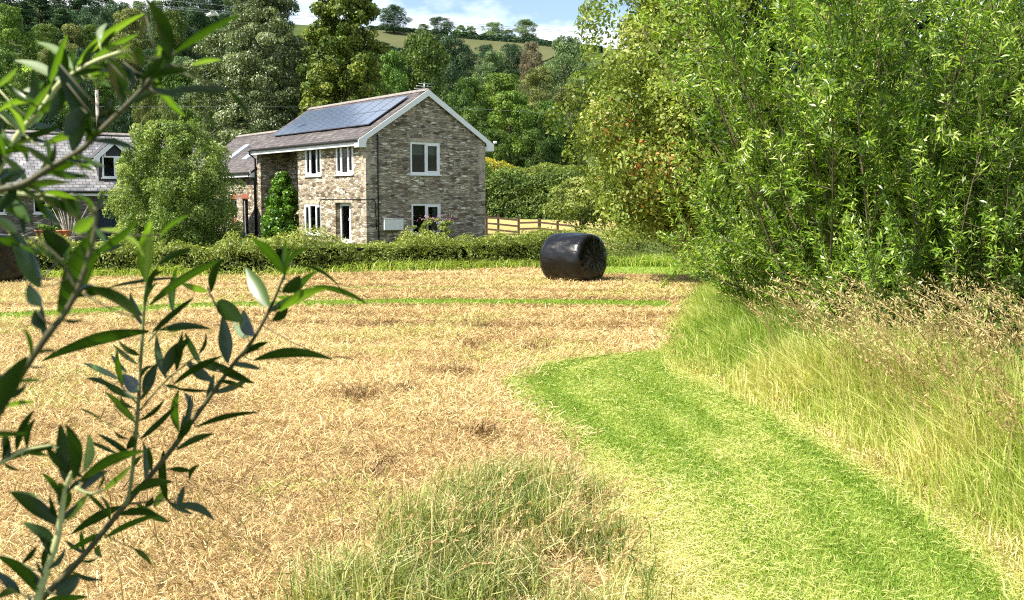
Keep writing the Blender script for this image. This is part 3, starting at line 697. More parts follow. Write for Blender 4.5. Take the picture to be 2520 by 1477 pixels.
# red brick lintels over the wing openings
for r in (WDr, WWn):
    mb = MB(); mb.m = side
    n = 9
    for i in range(n):
        a = r[0] - .12 + (r[1] - r[0] + .24) * i / n; mb.box(a, a + (r[1] - r[0] + .24) / n - .012, -.004, .2, r[3] + .003, r[3] + .24)
    mb.build('brick_lintel', M['brick'], house)
# solar panels: two rows laid on the front slope
nx_ = Vector((-KM, 0, 1)).normalized()
nw = (hx * nx_.x + Vector((0, 0, nx_.z)))
org = PH + Vector((0, 0, ZM)) + hx * (-.35) + nw * .16
def onroof(x, y):
    p = onplane(x, y, org, nw) - PH
    return p.dot(hx), p.dot(hy)
c = [onroof(998.5, 238), onroof(903, 304), onroof(676, 330), onroof(762, 267)]
xa = (c[1][0] + c[2][0]) / 2; xb = min((c[0][0] + c[3][0]) / 2, HW / 2 - .12); ya = max(.25, (c[0][1] + c[1][1]) / 2); yb = min((c[2][1] + c[3][1]) / 2, S3_ - .15)
print('solar', c, xa, xb, ya, yb)
def solar_mat():
    m, nt, out = newmat('solar_cells'); L = nt.links.new
    b = N(nt, 'BsdfPrincipled', Roughness=.3); b.inputs['Specular IOR Level'].default_value = .9
    b.inputs['Coat Weight'].default_value = 1; b.inputs['Coat Roughness'].default_value = .2
    tc = N(nt, 'TexCoord'); br = N(nt, 'TexBrick', Scale=1.0, offset=0.0); br.inputs['Brick Width'].default_value = .165; br.inputs['Row Height'].default_value = .165; br.inputs['Mortar Size'].default_value = .006
    br.inputs['Color1'].default_value = (.05, .075, .14, 1); br.inputs['Color2'].default_value = (.06, .09, .165, 1); br.inputs['Mortar'].default_value = (.3, .34, .42, 1)
    L(tc.outputs['UV'], br.inputs['Vector']); L(br.outputs[0], b.inputs['Base Color']); L(b.outputs[0], out.inputs[0]); return m
M['solar'] = solar_mat(); M['alu'] = plain('anodised_frame', (.22, .25, .3), .35, metal=.6)
ncol = 10; pw = (yb - ya) / ncol; cs = 1 / math.sqrt(1 + KM * KM); sl = (xb - xa) / 2
me = None
for r_ in range(2):
    for k in range(ncol):
        x0, y0 = xa + sl * r_, ya + pw * k
        p = empty('solar_panel', (x0, y0, ZM + KM * (x0 + .35) + .12)) ; p.parent = house
        if me is None:
            fr_ = MB(); lx, ly = sl - .02, pw - .02
            def T_(u, v, w_): return (u - KM * w_ * cs, v, KM * u + w_ * cs)
            fr_.m = T_
            fr_.box(0, lx, 0, .018, -.02, .024); fr_.box(0, lx, ly - .018, ly, -.02, .024); fr_.box(0, .022, .018, ly - .018, -.02, .024); fr_.box(lx - .022, lx, .018, ly - .018, -.02, .024)
            fo = fr_.build('frame', M['alu'], p)
            bm = bmesh.new(); uvl = bm.loops.layers.uv.new('UVMap')
            q = [bm.verts.new(T_(*v)) for v in ((.02, .02, .018), (lx - .02, .02, .018), (lx - .02, ly - .02, .018), (.02, ly - .02, .018))]
            q2 = [bm.verts.new(T_(*v)) for v in ((.02, .02, -.015), (lx - .02, .02, -.015), (lx - .02, ly - .02, -.015), (.02, ly - .02, -.015))]
            f = bm.faces.new(q)
            for lp, uvv in zip(f.loops, ((0, 0), (sl / cs, 0), (sl / cs, pw), (0, pw))): lp[uvl].uv = uvv
            bm.faces.new(q2[::-1])
            for i in range(4): bm.faces.new((q[i], q2[i], q2[(i + 1) % 4], q[(i + 1) % 4]))
            bmesh.ops.recalc_face_normals(bm, faces=bm.faces)
            m2 = bpy.data.meshes.new('cells'); bm.to_mesh(m2); bm.free(); m2.materials.append(M['solar'])
            co = link('cells', m2, p); me = (fo.data, m2)
        else:
            link('frame', me[0], p); link('cells', me[1], p)
mb = MB()
for k in range(3):
    x0 = xa + .25 + (xb - xa - .5) * k / 2
    mb.box(x0 - .03, x0 + .03, ya - .05, yb + .05, ZM + KM * (x0 + .35) + .004, ZM + KM * (x0 + .35) + .08)
mb.build('solar_rail', M['black_plastic'], house)
# rooflights on the wing
nww = hx * (-KW / math.hypot(1, KW)) + Vector((0, 0, 1 / math.hypot(1, KW)))
for q in ([(566, 389), (611, 356)], [(604, 391), (633, 368)]):
    pts = []
    for p in q:
        v = onplane(*p, PH + Vector((0, 0, ZW + .1)) - hx * .3, nww) - PH; pts.append((v.dot(hx), v.dot(hy)))
    x0, x1 = sorted((pts[0][0], pts[1][0])); y0 = (pts[0][1] + pts[1][1]) / 2
    cw = 1 / math.hypot(1, KW); zr = lambda x: ZW + KW * (x + .3)
    mb = MB(); mb.m = lambda u, v, w_: (x0 + u - KW * w_ * cw, y0 + v, zr(x0) + KW * u + w_ * cw)
    l_ = max(.55, x1 - x0); mb.box(0, l_, -.36, -.30, .004, .12); mb.box(0, l_, .30, .36, .004, .12); mb.box(0, .06, -.3, .3, .004, .12); mb.box(l_ - .06, l_, -.3, .3, .004, .12)
    o = mb.build('rooflight', M['white_fascia'], house)
    g_ = MB(); g_.m = mb.m; g_.box(.06, l_ - .06, -.3, .3, .07, .09); g_.build('pane', M['solar'], o)
# aerial on the ridge end
ap = hloc(1057, 228, 'y', .35); az0 = zt(HW / 2) - .1
mb = MB(); zz = lambda y: hloc(1057, y, 'y', .35)[2]; x0 = HW / 2 + .06
mb.tube([(x0, .35, az0), (x0, .35, zz(205))], .022, 6); mb.tube([(x0 - .15, .1, zz(217)), (x0 + .1, .75, zz(213))], .014, 5)
for yy, hl, dy in ((209, .40, .1), (214, .42, .3), (219, .40, .5), (224, .36, .62)):
    mb.tube([(x0 - hl, .35 + dy - .3, zz(yy)), (x0 + hl, .35 + dy - .3, zz(yy) + .02)], .012, 5)
mb.build('aerial', M['metal'], house, True)
# flood light under the right eave, small lamp on the bargeboard, meter cupboard
lx_ = hloc(1212, 351, 'y', 0); mb = MB(); mb.box(HW + .43, HW + .57, -.2, -.06, lx_[2] - .06, lx_[2] + .06); mb.build('security_light', M['white'], house, bevel=.02)
bx = hloc(978, 306, 'y', -.17); mb = MB(); mb.box(bx[0] - .12, bx[0] + .12, -.24, -.152, bx[2] - .06, bx[2] + .04); mb.tube([(bx[0] + .1, -.2, bx[2]), (bx[0] + .16, -.3, bx[2] + .08)], .03, 6); mb.build('bulkhead_lamp', M['black_plastic'], house)
mc_ = rect(hloc, 'y', -.15, 945, 540, 992, 600)
mb = MB(); mb.box(mc_[0], mc_[1], -.2, -.01, .62, mc_[3]); mb.box(mc_[0] - .02, mc_[1] + .02, -.22, -.01, mc_[3] + .003, mc_[3] + .03); ob = mb.build('boiler_cupboard', M['white_fascia'], None, bevel=.012)
ob.location = PH; ob.rotation_euler = (0, 0, R(GA)); tag(ob, 'white painted cupboard fixed low on the shaded gable wall', 'cupboard')

# ------------------------------------------------------------------ barn with dormer
BD = R(30.0); PB = at(283, 560, 50); PB.z = 0
bxv, byv, bloc = local_frame(PB, BD)
barn = empty('slate_barn', PB, BD); tag(barn, 'low stone barn with grey slate roof, white dormer window and navy door', 'barn')
b_l, b_r = -13.0, 4.6
zE = bloc(250, 470, 'y', 0)[2]; zR = bloc(200, 328, 'y', 3.0)[2]; KB = (zR - zE) / 3.3
zb_ = lambda y: zE + KB * (y + .3)
bw1 = rect(bloc, 'y', 0, 82, 471, 115, 525); bw2 = rect(bloc, 'y', 0, -22, 500, 13, 526); gd = rect(bloc, 'y', 0, 237, 510, 296, 620); gd = (gd[0], gd[1], .02, gd[3])
bmap = gable
mb = MB(); wall_panel(mb, bmap, b_l, b_r, -.3, zE - .02, 0, .45, [bw1, bw2, gd]); wall_panel(mb, bmap, b_l, b_r, -.3, zE - .02, 5.55, 6.0)
for xx in (b_l, b_r - .45):
    mb.box(xx + .003, xx + .447, .45, 5.55, -.3, zE - .02); mb.prism([(.0, zE - .02), (6.0, zE - .02), (3.0, zR - .2)], xx + .003, xx + .447, lambda a, b, d: (d, a, b))
# arched infill in the door head
ar = .34; cxg = (gd[0] + gd[1]) / 2; hwid = (gd[1] - gd[0]) / 2
for s in (-1, 1):
    pts = [(cxg + s * hwid, gd[3]), (cxg + s * hwid, gd[3] - ar)] + [(cxg + s * hwid * math.cos(t), gd[3] - ar + ar * math.sin(t) * .97) for t in np.linspace(.2, math.pi / 2, 6)]
    mb.prism(pts, .004, .44, lambda a, b, d: (a, d, b))
mb.build('wall', M['barn_stone'], barn)
def roof_y(name, y0, y1, zf, x0, x1, mat, parent, th=.12):
    o = roof_slab(name, y0, y1, zf, x0, x1, th, mat, parent); me = o.data
    for v in me.vertices: v.co = (v.co.y, v.co.x, v.co.z)
    me.flip_normals(); return o
roof_y('roof', -.3, 3.0, zb_, b_l - .15, b_r + .15, M['barn_slate'], barn)
roof_y('roof', 6.3, 3.0, lambda y: zE + KB * (6.3 - y), b_l - .15, b_r + .15, M['barn_slate'], barn)
ridge_tiles('ridge_tiles', b_l - .15, b_r + .15, zR + .03, barn, f=lambda a, b, d: (d, 3.0 + a, zR + .03 + b))
mb = MB(); mb.box(b_l - .1, b_r + .1, -.31, -.28, zE - .24, zE - .125); mb.build('fascia', M['white_fascia'], barn)
mb = MB(); mb.tube([(b_l - .1, -.36, zE - .06), (b_r + .1, -.36, zE - .06)], .06, 8); mb.build('gutter', M['black_plastic'], barn)
window(barn, bmap, (bw1[0], bw1[1], bw1[2], bw1[3]), .08, [(1, 0)], fr=.07); window(barn, bmap, bw2, .08, [(1, 0)], fr=.07)
mb = MB(); mb.box(gd[0] - .05, gd[1] + .05, .22, .28, gd[2], gd[3]);
for k in range(7): mb.box(gd[0] + (gd[1] - gd[0]) * k / 7 + .01, gd[0] + (gd[1] - gd[0]) * (k + 1) / 7 - .01, .2, .218, gd[2], gd[3] - .01)
dr = mb.build('barn_door', M['navy'], barn)
mb = MB(); mb.tube([(gd[1] - .2, .16, 1.0), (gd[1] - .2, .16, 1.2)], .02, 6); mb.build('handle', M['black_plastic'], dr)
# dormer
yd_ = .25
dwn = rect(bloc, 'y', yd_, 251.5, 384.5, 313, 437.5); apx = bloc(284.6, 343, 'y', yd_ - .2); er = bloc(336, 389, 'y', yd_ - .2); el = bloc(235, 389, 'y', yd_ - .2)
dc = (dwn[0] + dwn[1]) / 2; hw_ = (er[0] - el[0]) / 2; kd = (apx[2] - er[2]) / hw_; zDe = er[2]; bodyw = (dwn[1] - dwn[0]) / 2 + .16
yback = lambda z: max(yd_ + .4, (z - zE) / KB - .3 + .35)
mb = MB()
wall_panel(mb, bmap, dc - bodyw, dc + bodyw, zb_(yd_) - .1, zDe + .02, yd_, yd_ + .1, [dwn])
for s in (-1, 1): mb.box(min(dc + s * bodyw, dc + s * (bodyw - .1)), max(dc + s * bodyw, dc + s * (bodyw - .1)), yd_ + .1, yback(zDe), zb_(yd_) - .1, zDe + .02)
kk = zDe + .02 + kd * bodyw * .95
mb.prism([(dc - bodyw, zDe + .021), (dc + bodyw, zDe + .021), (dc, kk)], yd_ + .002, yd_ + .1, lambda a, b, d: (a, d, b))
dormer = mb.build('dormer', M['dark_timber_and_room'], barn)
window(dormer, lambda h, d, z: (h, yd_ + d, z), dwn, .0, [(.5, 0), (.5, 1)], fr=.07, name='dormer_window', proud=.05)
for s in (-1, 1):
    mb = MB(); f = lambda a, b, d: (a, d, b)
    mb.prism([(dc + s * (hw_ + .03), zDe - .03), (dc, apx[2] - .0), (dc, apx[2] + .07), (dc + s * (hw_ + .03), zDe + .04)], yd_ - .16, yback(apx[2]), f)
    mb.build('dormer_roof', M['barn_slate'], dormer)
    mb = MB(); mb.prism([(dc + s * (hw_ + .02), zDe - .25), (dc + s * (hw_ - .22), zDe - .25), (dc + s * (hw_ - .25), zDe - .02), (dc, apx[2] - .24), (dc, apx[2] + .0), (dc + s * (hw_ + .02), zDe + .0)], yd_ - .2, yd_ - .161, f)
    mb.build('bargeboard', M['white'], dormer)
    mb = MB(); mb.box(min(dc + s * (hw_ - .2), dc + s * hw_), max(dc + s * (hw_ - .2), dc + s * hw_), yd_ - .158, yback(zDe) - .1, zDe - .25, zDe - .10); mb.build('dormer_soffit', M['white_fascia'], dormer)
mb = MB(); mb.tube([(dwn[0] + .12, yd_ - .06, dwn[3]), (dwn[0] + .12, yd_ - .06, dwn[3] + .42)], .045, 8); mb.build('vent_pipe', M['white'], dormer)
vl = bloc(231, 391, 'y', .4)
mb = MB(); a = Vector((dc - hw_ - .12, yback(zDe) - .05, zDe + .06)); b = Vector((dc - .1, yback(apx[2]) - .05, apx[2] + .07)); mb.tube([a, b], .05, 6); mb.build('valley_flashing', M['white_fascia'], dormer)

# ------------------------------------------------------------------ bales wrapped in black film
def bale_mat():
    m, nt, out = newmat('black_stretch_film'); L = nt.links.new
    b = N(nt, 'BsdfPrincipled', Roughness=.22); b.inputs['Base Color'].default_value = (.003, .003, .0038, 1); b.inputs['Specular IOR Level'].default_value = .42
    tc = N(nt, 'TexCoord'); mp = N(nt, 'Mapping'); mp.inputs['Scale'].default_value = (1.2, 5, 5); L(tc.outputs['Object'], mp.inputs[0])
    n1 = N(nt, 'TexNoise', Scale=1.6, Detail=4.0); L(mp.outputs[0], n1.inputs['Vector'])
    n2 = N(nt, 'TexNoise', Scale=9.0, Detail=3.0); L(tc.outputs['Object'], n2.inputs['Vector'])
    a = N(nt, 'Math', operation='MULTIPLY_ADD'); a.inputs[1].default_value = .35; L(n2.outputs[0], a.inputs[0]); L(n1.outputs[0], a.inputs[2])
    bp = N(nt, 'Bump', Strength=.4, Distance=.04); L(a.outputs[0], bp.inputs['Height']); L(bp.outputs[0], b.inputs['Normal'])
    rr = N(nt, 'MapRange'); rr.inputs[3].default_value = .2; rr.inputs[4].default_value = .36; L(n2.outputs[0], rr.inputs[0]); L(rr.outputs[0], b.inputs['Roughness'])
    L(b.outputs[0], out.inputs[0]); return m
M['film'] = bale_mat()
def bale(name, loc, axis_ang, rad, ln, seed):
    rs = np.random.default_rng(seed); nu, nv = 64, 30
    prof_ = []                                       # (axial position, radius): rounded shoulders and a slightly dished end
    for t in np.linspace(0, 1, nv): prof_.append(t)
    bm = bmesh.new(); rings = []
    stations = [(-.5, .0), (-.505, .25), (-.51, .55), (-.505, .8), (-.485, .92), (-.44, .985)] + [(x, 1.0 + .03 * (1 - (2 * x) ** 2)) for x in np.linspace(-.38, .38, 16)] + [(.44, .985), (.485, .92), (.505, .8), (.51, .55), (.505, .25), (.5, 0)]
    for i, (x, r_) in enumerate(stations):
        if r_ == 0: rings.append([bm.verts.new((x * ln, 0, rad))]); continue
        ring = []
        for k in range(nu):
            a = 2 * math.pi * k / nu
            wr = 1 + .008 * math.sin(a * 9 + x * 11) + .006 * math.sin(a * 17 - x * 19 + seed) + .004 * rs.normal()
            rr = rad * r_ * wr
            yy, zz = rr * math.cos(a), rr * math.sin(a)
            if zz < -rad * .9: zz = -rad * .9 + (zz + rad * .9) * .15; yy *= 1.05
            zz = zz * .98; ring.append(bm.verts.new((x * ln * (1 + .012 * rs.normal()), yy, zz + rad * .9)))
        rings.append(ring)
    for a, b in zip(rings[:-1], rings[1:]):
        for k in range(nu):
            if len(a) == 1: bm.faces.new((a[0], b[(k + 1) % nu], b[k]))
            elif len(b) == 1: bm.faces.new((a[k], a[(k + 1) % nu], b[0]))
            else: bm.faces.new((a[k], a[(k + 1) % nu], b[(k + 1) % nu], b[k]))
    bmesh.ops.recalc_face_normals(bm, faces=bm.faces)
    for f in bm.faces: f.smooth = True
    me = bpy.data.meshes.new(name); bm.to_mesh(me); bm.free(); me.materials.append(M['film'])
    o = link(name, me); o.location = loc; o.rotation_euler = (0, 0, axis_ang); return o
gx, gy = G(1413, 696)
o = bale('hay_bale', (gx, gy + .35, 0), R(-40), .62, 1.22, 3); tag(o, 'round bale wrapped in shiny black film alone in the cut hay field', 'bale', 'black wrapped bales')
gx, gy = G(-28, 699)
o = bale('hay_bale', (gx, gy + .3, 0), R(-40), .62, 1.22, 5); tag(o, 'black wrapped bale cut off by the left picture edge behind leaves', 'bale', 'black wrapped bales')
# loose tail of film on the bale: torn strip at the edge of the end face
# ------------------------------------------------------------------ fence
fence = empty('rail_fence', (0, 0, 0)); tag(fence, 'brown wooden post and rail fence running from the house towards the black bale', 'fence')
FP = [(1197, 526, 57), (1226, 528, 56.3), (1276, 533, 55.6), (1327, 538, 55), (1372, 543, 54.2), (1417, 548, 53.5), (1462, 554, 52.8), (1507, 560, 52), (1556, 566, 51.3)]
tops = [at(*p) for p in FP]
for i, t in enumerate(tops):
    base = H(t.x, t.y) - .2
    mb = MB(); k = .085 if i == 3 else .062
    mb.box(t.x - k, t.x + k, t.y - k, t.y + k, base, t.z); mb.build('post', M['wood'], fence, bevel=.012)
for dz in (.2, .52, .84):
    for i in range(len(tops) - 1):
        a, b = tops[i], tops[i + 1]; mb = MB(); a = a - Vector((0, .085, dz + (.14 if i == 2 else 0))); b = b - Vector((0, .085, dz))
        mb.prism([(-.02, -.05), (.02, -.05), (.02, .05), (-.02, .05)], 0, 1, lambda u, v, w_: tuple(a + (b - a) * w_ + Vector((0, u, v)))); mb.build('rail', M['wood'], fence)
# ------------------------------------------------------------------ pole, wires, bird
pb = at(242, 330, 62); pt = at(241, 222, 62); zg = H(pb.x, pb.y)
mb = MB(); mb.tube([(pb.x, 62, zg - .3), (pb.x, 62, pt.z)], [.13, .10], 10); up_ = mb.build('utility_pole', M['pole_wood'], None, True); tag(up_, 'pale wooden utility pole rising behind the barn roof', 'pole')
mb = MB(); mb.tube([(pb.x, 61.86, pt.z - .35), (pb.x, 61.86, pt.z - .2)], .05, 8); mb.build('insulator', M['white'], up_)
def wire(name, pts, rad, label, sag=.0):
    mb = MB(); q = []
    for a, b in zip(pts[:-1], pts[1:]):
        for t in np.linspace(0, 1, 9)[:-1]: q.append(a + (b - a) * t - Vector((0, 0, sag * 4 * t * (1 - t))))
    q.append(pts[-1]); mb.tube(q, rad, 5); o = mb.build(name, M['wire'], None, True); tag(o, label, 'wire', 'overhead wires'); return o
wire('overhead_wire', [at(241, 262, 61.8), at(1108, 265, 72), at(1396, 281, 74), at(1700, 292, 76)], .009, 'thin wire from the utility pole passing low behind the house roof')
wire('overhead_wire', [at(360, -3, 150), at(611, 20, 150), at(906, 41, 152), at(1122, 56, 153), at(1434, 80, 155), at(1800, 105, 158)], .024, 'uppermost of three power lines crossing the skyline field')
wire('overhead_wire', [at(360, 12, 150), at(611, 33, 150), at(930, 49, 152), at(1122, 61, 153), at(1434, 84, 155), at(1800, 112, 158)], .024, 'middle one of three power lines crossing the skyline field')
wire('overhead_wire', [at(300, 12, 152), at(611, 39, 152), at(930, 57, 154), at(1183, 71, 155), at(1396, 89, 157), at(1800, 124, 160)], .024, 'lowest of three power lines crossing the skyline field')
bp_ = at(522, 36, 52); mb = MB()
bird = empty('white_bird', bp_, R(20)); bird.scale = (1.3, 1.3, 1.3); tag(bird, 'white bird in flight in front of the dark wood, upper left', 'bird')
mb.tube([(-.22, 0, -.06), (-.12, 0, -.02), (0, 0, .03), (.12, 0, .04), (.2, 0, .0), (.25, 0, -.03)], [.015, .06, .09, .075, .05, .012], 10); mb.build('body', M['bird'], bird, True)
for s in (-1, 1):
    mb = MB(); mb.prism([(.10, .0), (.14, .25), (.02, .55), (-.08, .5), (-.06, .2), (-.1, 0)], 0, .012, lambda a, b, d: (a - .35 * (s > 0) * b, s * b * .5, .03 + d + abs(b) * (.1 if s < 0 else .02))); mb.build('wing', M['bird'], bird)
# ------------------------------------------------------------------ foliage
FM = {}
FM['oak'] = foliage('oak_leaves', [(0, (0.033, 0.068, 0.012)), (0.5, (0.075, 0.143, 0.021)), (1, (0.165, 0.24, 0.038))], .28, .5, .3, .22)
FM['ash'] = foliage('ash_leaves', [(0, (0.06, 0.12, 0.018)), (0.5, (0.135, 0.24, 0.033)), (1, (0.255, 0.36, 0.06))], .3, .5, .3, .16)
FM['olive'] = foliage('olive_green_leaves', [(0, (0.068, 0.09, 0.022)), (0.5, (0.165, 0.195, 0.053)), (1, (0.3, 0.33, 0.112))], .28, .55, .25, .15)
FM['dark'] = foliage('dark_leaves', [(0, (0.018, 0.045, 0.018)), (0.5, (0.042, 0.09, 0.036)), (1, (0.09, 0.158, 0.063))], .2, .55, .3, .2)
FM['pale'] = foliage('grey_green_leaves', [(0, (.06, .105, .045)), (.5, (.16, .24, .09)), (1, (.28, .37, .16))], .25, .55, .3, .15)
FM['silver'] = foliage('silver_willow_leaves', [(0, (.05, .08, .028)), (.5, (.15, .195, .075)), (.88, (.28, .33, .15)), (1, (.40, .44, .25))], .22, .42, .5)
FM['gold'] = foliage('yellow_green_leaves', [(0, (.05, .09, .012)), (.5, (.12, .175, .025)), (.85, (.25, .30, .05)), (1, (.40, .42, .09))], .3, .5, .3)
FM['copper'] = foliage('copper_leaves', [(0, (0.075, 0.06, 0.038)), (0.5, (0.15, 0.128, 0.075)), (1, (0.255, 0.21, 0.12))], .2, .55, .3)
FM['hedge'] = foliage('hedge_leaves', [(0, (.08, .115, .018)), (.45, (.22, .28, .05)), (.8, (.38, .43, .10)), (1, (.50, .48, .17))], .28, .5, .35)
FM['yellow_hedge'] = foliage('yellowing_hedge_leaves', [(0, (.10, .12, .015)), (.5, (.32, .32, .04)), (1, (.66, .54, .07))], .3, .5, .3)
FM['shrub'] = foliage('round_shrub_leaves', [(0, (.06, .11, .017)), (.5, (.18, .27, .042)), (.85, (.34, .43, .10)), (1, (.48, .53, .19))], .3, .48, .4)
FM['ivy'] = foliage('glossy_climber_leaves', [(0, (0.039, 0.104, 0.01)), (0.5, (0.098, 0.221, 0.018)), (1, (0.221, 0.39, 0.039))], .3, .35, .5)
FM['willow'] = foliage('osier_leaves', [(0, (.045, .095, .01)), (.3, (.13, .25, .024)), (.6, (.28, .43, .048)), (.85, (.46, .58, .12)), (1, (.68, .73, .38))], .38, .36, .5, tcol=(1.15, 1.2, .4))
FM['sallow'] = foliage('sallow_leaves', [(0, (.07, .11, .014)), (.45, (.18, .25, .035)), (.8, (.34, .40, .08)), (.92, (.44, .45, .14)), (.96, (.50, .26, .08)), (1, (.46, .16, .06))], .32, .48, .35)
FM['field_hedge'] = foliage('field_hedge_leaves', [(0, (.05, .09, .015)), (.5, (.12, .19, .03)), (1, (.26, .34, .07))], .28, .5, .35)
FM['core'] = plain('shade_core', (.012, .017, .007), 1, .0, var=.4)
FM['flower'] = foliage('pink_flower_heads', [(0, (.42, .12, .24)), (1, (.72, .38, .52))], .3, .6, .2, tcol=(1, .9, 1))

def crown_arrays(rng_, Hh, Wd, zb, ncl, nlf, leaf, shape='dome', asp=.55, crad=(.10, .17), flat=.75):
    prof_ = {'dome': lambda u: np.sqrt(np.clip(1 - (u * 1.35 - .42) ** 2 / .93, .02, 1)), 'oval': lambda u: np.sin(np.pi * (.08 + .9 * u)) ** .7,
             'cone': lambda u: .18 + .95 * (1 - u) ** .8, 'spread': lambda u: np.clip(np.sin(np.pi * (.12 + .84 * u)), .05, 1) ** .45}[shape]
    u = rng_.random(ncl) ** .9; z = zb + (Hh - zb) * u; th = rng_.uniform(0, 2 * np.pi, ncl); rr = prof_(u) * Wd / 2 * np.sqrt(rng_.uniform(.12, 1, ncl)) * rng_.uniform(.8, 1.08, ncl)
    rc = rng_.uniform(*crad, ncl) * min(Wd, Hh) * (1 - .25 * u)
    rr = np.maximum(rr - rc * .55, 0)
    C = np.stack([rr * np.cos(th), rr * np.sin(th), np.minimum(z, Hh - rc * .8)], 1)
    k = rng_.choice(ncl, nlf, p=rc ** 2 / (rc ** 2).sum())
    D = nrm(rng_.normal(size=(nlf, 3)) + np.array([0, 0, .35]))
    out = nrm(C[k] * np.array([1, 1, .0]) + np.array([0, 0, 1e-3])) * .35; D = nrm(D + out)
    r_ = rc[k] * (.55 + .55 * rng_.random(nlf) ** .6)
    P = C[k] + D * r_[:, None] * np.array([1.12, 1.12, flat])
    Nn = nrm(D + rng_.normal(size=(nlf, 3)) * .55)
    T = np.clip(.5 + .26 * rng_.normal(size=nlf) + .22 * rng_.normal(size=ncl)[k], 0, 1)
    f = np.array([Wd / 2 / np.percentile(np.hypot(P[:, 0], P[:, 1]), 99.3)] * 2 + [Hh / np.percentile(P[:, 2], 99.8)]); P = P * f; C = C * f
    return P, Nn, leaf * rng_.uniform(.7, 1.3, nlf), T, C, asp
def crown(name, mat, parent, *a, **k):
    dr = k.pop('droop', .3)
    P, Nn, Lf, T, C, asp = crown_arrays(rng, *a, **k)
    return quads(name, leaf_quads(P, Nn, Lf, Lf * asp, dr), mat, np.repeat(T, 4), parent), C
def trunk_mesh(Hh, zb, r0, C, nl=7, bark=None, forks=1, parent=None, seed=0):
    mb = MB(); rs = random.Random(seed)
    for f in range(forks):
        ang = rs.uniform(0, 6.28); sp_ = .0 if forks == 1 else .10 * Hh
        pts = []; top = zb + (Hh - zb) * .72
        for i in range(7):
            u = i / 6; pts.append((sp_ * u * math.cos(ang) + rs.uniform(-.01, .01) * Hh * u, sp_ * u * math.sin(ang) + rs.uniform(-.01, .01) * Hh * u, -.25 + (top + .25) * u))
        mb.tube(pts, [r0 * (1.25 if i == 0 else 1) * (1 - .8 * i / 6) / forks ** .4 for i in range(7)], 7)
        for j in range(nl):
            c = C[rs.randrange(len(C))]; s = pts[rs.randrange(2, 6)]
            m_ = [(s[q] * .5 + c[q] * .5) for q in range(3)]; m_[2] += .03 * Hh
            mb.tube([s, m_, tuple(c)], [r0 * .35, r0 * .22, r0 * .06], 5)
    return mb.build('trunk', bark or M['bark'], parent, True)
KINDS = {}
def proto(kind, mat, Hh, Wd, zb, ncl, nlf, leaf, shape, bark=None, **k):
    o, C = crown('crown', FM[mat], None, Hh, Wd, zb, ncl, nlf, leaf, shape, **k); t = trunk_mesh(Hh, max(zb, .1 * Hh), Wd * .028, C, 7, bark)
    KINDS.setdefault(kind, []).append((o.data, t.data, Hh, Wd)); bpy.data.objects.remove(o); bpy.data.objects.remove(t)
for i in range(2):
    proto('oak', 'oak', 10, 9, 1.6, 75, 15000, .30, 'spread'); proto('ash', 'ash', 10, 8, 1.5, 65, 14000, .27, 'dome', crad=(.09, .16))
    proto('olive', 'olive', 10, 8, 1, 70, 14000, .26, 'dome'); proto('dark', 'dark', 10, 9, 1, 75, 13000, .30, 'spread', crad=(.1, .18))
    proto('pale', 'pale', 10, 9, 1.2, 70, 14000, .28, 'dome'); 
proto('conifer', 'dark', 12, 6, .8, 85, 13000, .26, 'cone', crad=(.08, .14), flat=.5)
proto('copper', 'copper', 10, 9, 1.2, 65, 12000, .28, 'dome')
proto('birch', 'olive', 10, 5, 3.2, 40, 5000, .22, 'oval', bark=M['pale_bark'])
trc = [0]
def tree(name, kind, xd, top, wpx, Y, label, group=None, cat='tree', fh=1.0):
    p = at(xd, top, Y); z0 = H(p.x, Y); hgt = max(1.5, p.z - z0); wid = wpx * Y / F
    ks = KINDS[kind]; cm, tm, Hh, Wd = ks[trc[0] % len(ks)]; trc[0] += 1
    o = empty(name, (p.x, Y, z0), rng.uniform(0, 6.28)); o.scale = (wid / Wd, wid / Wd, hgt / Hh)
    link('trunk', tm, o); link('crown', cm, o); tag(o, label, cat, group); return o
WD = 'crowded wood on the left hillside'
def wood(kind, xd, top, wpx, Y):
    lab = {'oak': 'mid green broadleaf tree in the crowded wood on the left hillside', 'dark': 'dark blue-green tree in the crowded wood on the left hillside', 'ash': 'light green tree in the crowded wood on the left hillside', 'olive': 'olive green tree in the crowded wood on the left hillside',
           'conifer': 'dark conifer in the crowded wood on the left hillside', 'pale': 'grey-green tree in the crowded wood on the left hillside'}[kind]
    tree({'conifer': 'conifer_tree'}.get(kind, 'woodland_tree'), kind, xd, top, wpx, Y, lab, WD)
